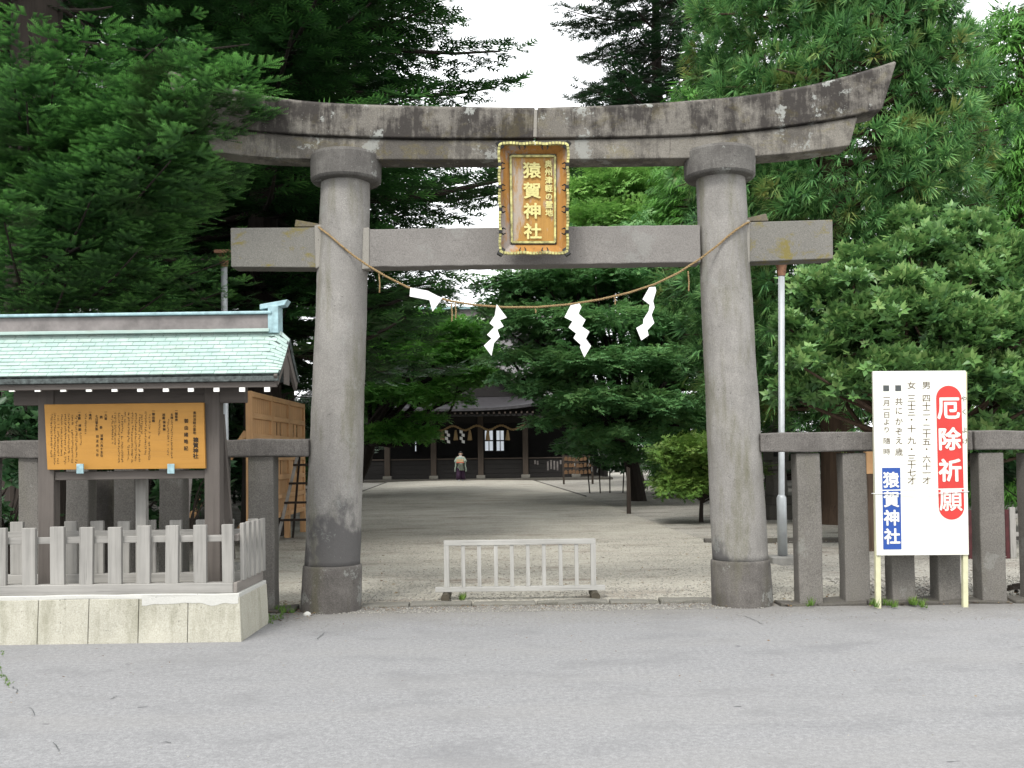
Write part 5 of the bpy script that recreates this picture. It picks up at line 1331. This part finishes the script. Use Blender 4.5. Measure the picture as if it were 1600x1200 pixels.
# ------------------------------------------------------------------ small things round the fence
LX, LY = T(1213, 750, 23).x, 23.0
ln = thing('stone_lantern', (LX, LY, 0), 'dark mossy stone lantern standing in the shade behind the mossy pillar', 'lantern')
for nm, z0, z1, r0, r1, mt in (('base', -0.05, 0.30, 0.62, 0.58, 'kerbdark'), ('base_step', 0.302, 0.50, 0.46, 0.44, 'kerbdark'), ('shaft', 0.502, 1.10, 0.27, 0.24, 'fence'), ('platform', 1.102, 1.30, 0.36, 0.44, 'fence'), ('fire_box', 1.302, 1.78, 0.30, 0.30, 'fence'), ('roof', 1.782, 2.12, 0.62, 0.14, 'kerbdark'), ('finial', 2.122, 2.42, 0.13, 0.03, 'fence')):
    MB().rings([(LX, LY, z0, r0, r0), (LX, LY, (z0 + z1) / 2, (r0 + r1) / 2 * (0.93 if nm == 'roof' else 1), (r0 + r1) / 2 * (0.93 if nm == 'roof' else 1)), (LX, LY, z1, r1, r1)], 6).put(nm, ln, M[mt], bevel=0.015)
MB().box(LX - 0.12, LX + 0.12, LY - 0.30, LY - 0.255, 1.40, 1.68).put('painted_opening', ln, M['black'])  # black slab in place of the shaded hollow of the fire box
YW = 13.9
lf = thing('low_fence', (T(1524, 860, YW).x, YW, 0), 'low grey and maroon wooden fence on the gravel behind the stone fence', 'fence')
zf = T(1540, 793, YW).z
for px in (1465, 1524, 1582, 1641):
    x = T(px, 850, YW).x
    MB().box(x - 0.04, x + 0.04, YW - 0.03, YW + 0.03, -0.03, zf).put('post', lf, M['greywood'], bevel=0.005)
    MB().box(x - 0.10, x - 0.045, YW - 0.02, YW + 0.02, -0.02, zf - 0.03).put('maroon_post', lf, M['maroon'], bevel=0.004)
for z in (zf * 0.45, zf * 0.82): MB().box(T(1455, 850, YW).x, T(1655, 850, YW).x, YW + 0.032, YW + 0.06, z - 0.03, z + 0.03).put('rail', lf, M['greywood_x'], bevel=0.004)
YW2 = 15.2; x = T(1361, 800, YW2).x
wp = thing('wooden_post', (x, YW2, 0), 'reddish brown wooden post glimpsed between fence post and white sign', 'post')
MB().box(x - 0.07, x + 0.07, YW2 - 0.06, YW2 + 0.06, -0.03, 1.15).put('dark_shaft', wp, M['trunk'], bevel=0.008)
MB().box(x - 0.075, x + 0.075, YW2 - 0.065, YW2 + 0.065, 1.152, 1.75).put('orange_shaft', wp, M['newwood'], bevel=0.008)
st = G(983, 803); zs = T(983, 729, st.y).z
m = MB(); m.quad8([(st.x - .06, st.y - .04, -.05), (st.x + .05, st.y - .04, -.05), (st.x + .05, st.y + .04, -.05), (st.x - .06, st.y + .04, -.05), (st.x - .045, st.y - .04, zs), (st.x + .04, st.y - .04, zs - .04), (st.x + .04, st.y + .04, zs - .04), (st.x - .045, st.y + .04, zs)])
tag(put('wooden_stake', fixn(m), None, M['hallpost'], bevel=0.006), 'short brown wooden stake at the edge of the gravel path', 'stake')
YV = 52.0; vx = T(903, 725, YV).x
vr = thing('votive_rack', (vx, YV, 0), 'small rack hung with brown wooden tablets beside the shrine hall', 'rack')
for s in (-0.75, 0.75): MB().box(vx + s - .05, vx + s + .05, YV - .05, YV + .05, -.05, 1.55).put('post', vr, M['hallpost'])
for z in (0.75, 1.1, 1.45): MB().box(vx - .7, vx + .7, YV - .03, YV + .03, z - .03, z + .03).put('rail', vr, M['hallpost'])
for r_ in range(3):
    for k in range(7):
        x = vx - .62 + k * .2 + random.uniform(-.02, .02); z = 1.42 - r_ * .34 + random.uniform(-.02, .02)
        m = MB().prism([(x - .085, z - .22), (x + .085, z - .22), (x + .085, z - .07), (x, z), (x - .085, z - .07)], YV - .075, YV - .05); put('tablet', fixn(m), vr, M['tablet'])
sx = T(292, 780, 11.1); zs1 = T(292, 744, 11.1).z; zs0 = T(292, 810, 11.1).z
sn = thing('small_notice', (sx.x, 11.1, 0), 'small pale notice panel glimpsed between fence posts under the shelter', 'sign')
MB().bar((sx.x - 0.02, 11.06, zs0), (sx.x + 0.02, 11.06, zs1), 0.11, 0.02, up=(0, 1, 0)).put('panel', sn, M['ridge'], bevel=0.003)
MB().box(sx.x - 0.02, sx.x + 0.02, 11.08, 11.12, -0.03, zs1 - 0.05).put('post', sn, M['post'])
sx = T(160, 800, 10.35); zt_ = T(160, 745, 10.35).z
tag(put('stone_tablet', fixn(rough_box(sx.x - 0.14, sx.x + 0.14, 10.3, 10.42, -0.05, zt_, 0.01, 4)), None, M['ring'], bevel=0.015), 'dark upright stone slab just behind the fence under the amber board', 'stone')
tag(put('loose_stone', fixn(MB().rings([(T(480, 956, 9.55).x, 9.55, z, r, r * .8) for z, r in ((-.01, .03), (.012, .042), (.032, .03), (.042, .01))], 9)), None, M['limewash'], smooth=True), 'small white stone lying at the foot of the stone pillar', 'stone')
dq = G(1586, 928)
dl = MB(); [dl.bar((dq.x + rs.uniform(-.15, .15), dq.y + rs.uniform(-.1, .1), .01 + .02 * k), (dq.x + rs.uniform(-.15, .15), dq.y + rs.uniform(-.1, .1), .03 + .02 * k), .035, .03) for k in range(5)]
tag(dl.put('debris', None, M['trunk_d']), 'little heap of dark broken sticks on the gravel', 'debris', kind='stuff')
tag(put('edging', fixn(long_rough(3.2, 18, 16.7, 16.85, -0.05, 0.06, 0.012, 0.3)), None, M['kerbdark'], bevel=0.01), kind='structure')

# pebbles strewn from the gravel over the kerb
rp_ = np.random.default_rng(77); lvp = Leaves()
OCT = (np.array([(1, 0, 0), (0, 1, 0), (-1, 0, 0), (0, -1, 0), (0, 0, .6), (0, 0, -.6)], float), np.array([(0, 1, 4), (1, 2, 4), (2, 3, 4), (3, 0, 4), (1, 0, 5), (2, 1, 5), (3, 2, 5), (0, 3, 5)]), np.zeros(6))
def strew(n, x0, x1, y0, y1, z, s0, s1):
    p = np.stack([rp_.uniform(x0, x1, n), y0 + (y1 - y0) * rp_.random(n), np.full(n, z)], 1)
    lvp.add(OCT, p, rp_.normal(0, 1, (n, 3)) * [1, 1, .2], np.array([0, 0, 1.0]) + rp_.normal(0, .2, (n, 3)), rp_.uniform(s0, s1, n), np.zeros(n), rp_)
strew(2600, -2.2, 6.5, 10.2, 11.2, 0.008, 0.005, 0.013)
strew(2200, -2.6, 7.5, 11.2, 13.5, 0.008, 0.005, 0.012)
strew(1600, -3, 8, 13.5, 18, 0.008, 0.006, 0.013)
strew(420, -5, 6, 3.5, 9.5, 0.002, 0.002, 0.006)
strew(3500, -2.0, 2.4, 9.62, 10.0, 0.004, 0.004, 0.011)
strew(700, -2.2, 6, 8.8, 9.7, 0.003, 0.003, 0.008)
strew(2500, 2.5, 7, 10.0, 12.0, -0.012, 0.01, 0.022)
tag(put('gravel', lvp.mesh('gravel'), None, M['pebble']), kind='stuff')

# weeds and grass
GR = P_blades([((random.uniform(-.15, .15), random.uniform(-.15, .15), 0), (random.uniform(-.7, .7), random.uniform(-.7, .7), 1.0), random.uniform(.5, 1.0), .10, 0.0, 0.2, 0.8) for _ in range(12)])
def weeds(name, pts, size, label=None, n=1):
    lv = Leaves(); k = len(pts); P_ = np.array([tuple(p) for p in pts])
    lv.add(GR, P_, np.array([[math.cos(i * 2.1), math.sin(i * 2.1), 0.0] for i in range(k)]), np.array([[0, 0, 1.0]] * k), size * RNG.uniform(.6, 1.3, k), RNG.uniform(.0, .4, k), RNG)
    o = put(name, lv.mesh(name), None, M['weed']); return tag(o, label, kind='stuff')
weeds('grass', [G(x + RNG.normal(0, 5), y + RNG.normal(0, 3), 0) for x, y in [(402, 968), (412, 966), (425, 967), (436, 966), (420, 970)] for _ in range(9)], 0.05)
weeds('grass', [G(x + RNG.normal(0, 2), y + RNG.normal(0, 3), 0) for x, y in [(-6, 1022), (4, 1021), (-2, 1045), (3, 1055), (9, 1064), (14, 1070), (-4, 1035)] for _ in range(12)], 0.02)
weeds('grass', [G(x + RNG.normal(0, 4), y + RNG.normal(0, 2), 0.01) for x, y in [(1366, 948), (1385, 946), (1395, 948), (1425, 945), (1432, 947), (1445, 948), (440, 955), (450, 955), (1262, 946), (720, 938)] for _ in range(6)], 0.09)
# cracks in the asphalt
ROAD = bpy.data.objects['road']
for line in ([(20, 1072), (28, 1082)], [(48, 1105), (56, 1117)], [(80, 1160), (93, 1174)], [(172, 1092), (182, 1087)], [(495, 999), (506, 988)], [(1150, 960), (1170, 965), (1192, 975)], [(255, 1159), (267, 1160)]):
    P_ = [G(x, y, 0.004) for x, y in line]; m = MB()
    for a, b in zip(P_, P_[1:]):
        n = 6; d = (b - a); s = Vector((-d.y, d.x, 0)).normalized()
        r1 = []; r2 = []
        for i in range(n + 1):
            c = a + d * (i / n) + s * random.uniform(-.012, .012); w_ = random.uniform(.001, .004); r1.append(c - s * w_); r2.append(c + s * w_)
        m.grid([r1, r2])
    put('crack', m.mesh('crack'), ROAD, M['grey_ink'])

# fallen leaves and bark along the kerb and on the gravel
lvl = Leaves(); rl = np.random.default_rng(5)
LF = (np.array([(0, -1, 0), (.45, 0, .12), (0, 1, 0), (-.45, 0, .1)], float), np.array([(0, 1, 2), (0, 2, 3)]), np.zeros(4))
for n, x0, x1, y0, y1, sz in ((500, -2.4, 2.6, 9.7, 10.0, .014), (400, 2.4, 7, 9.6, 10.4, .018), (700, -4, 8, 10.2, 18, .022), (160, -5, 6, 6, 9.7, .012), (160, -2.6, -1.9, 9.2, 10.5, .02)):
    p = np.stack([rl.uniform(x0, x1, n), rl.uniform(y0, y1, n), np.full(n, 0.016)], 1); a_ = rl.uniform(0, 6.28, n)
    lvl.add(LF, p, np.stack([np.cos(a_), np.sin(a_), rl.normal(0, .15, n)], 1), np.array([0, 0, 1.0]) + rl.normal(0, .25, (n, 3)), sz * rl.uniform(.5, 1.4, n), rl.uniform(0, 1, n), rl)
M['litter'] = foliage('fallen leaves', (0.06, 0.03, 0.015), (0.13, 0.075, 0.035), (0.24, 0.17, 0.08), 0.1, 0.8)
tag(put('fallen_leaves', lvl.mesh('fallen_leaves'), None, M['litter']), kind='stuff')
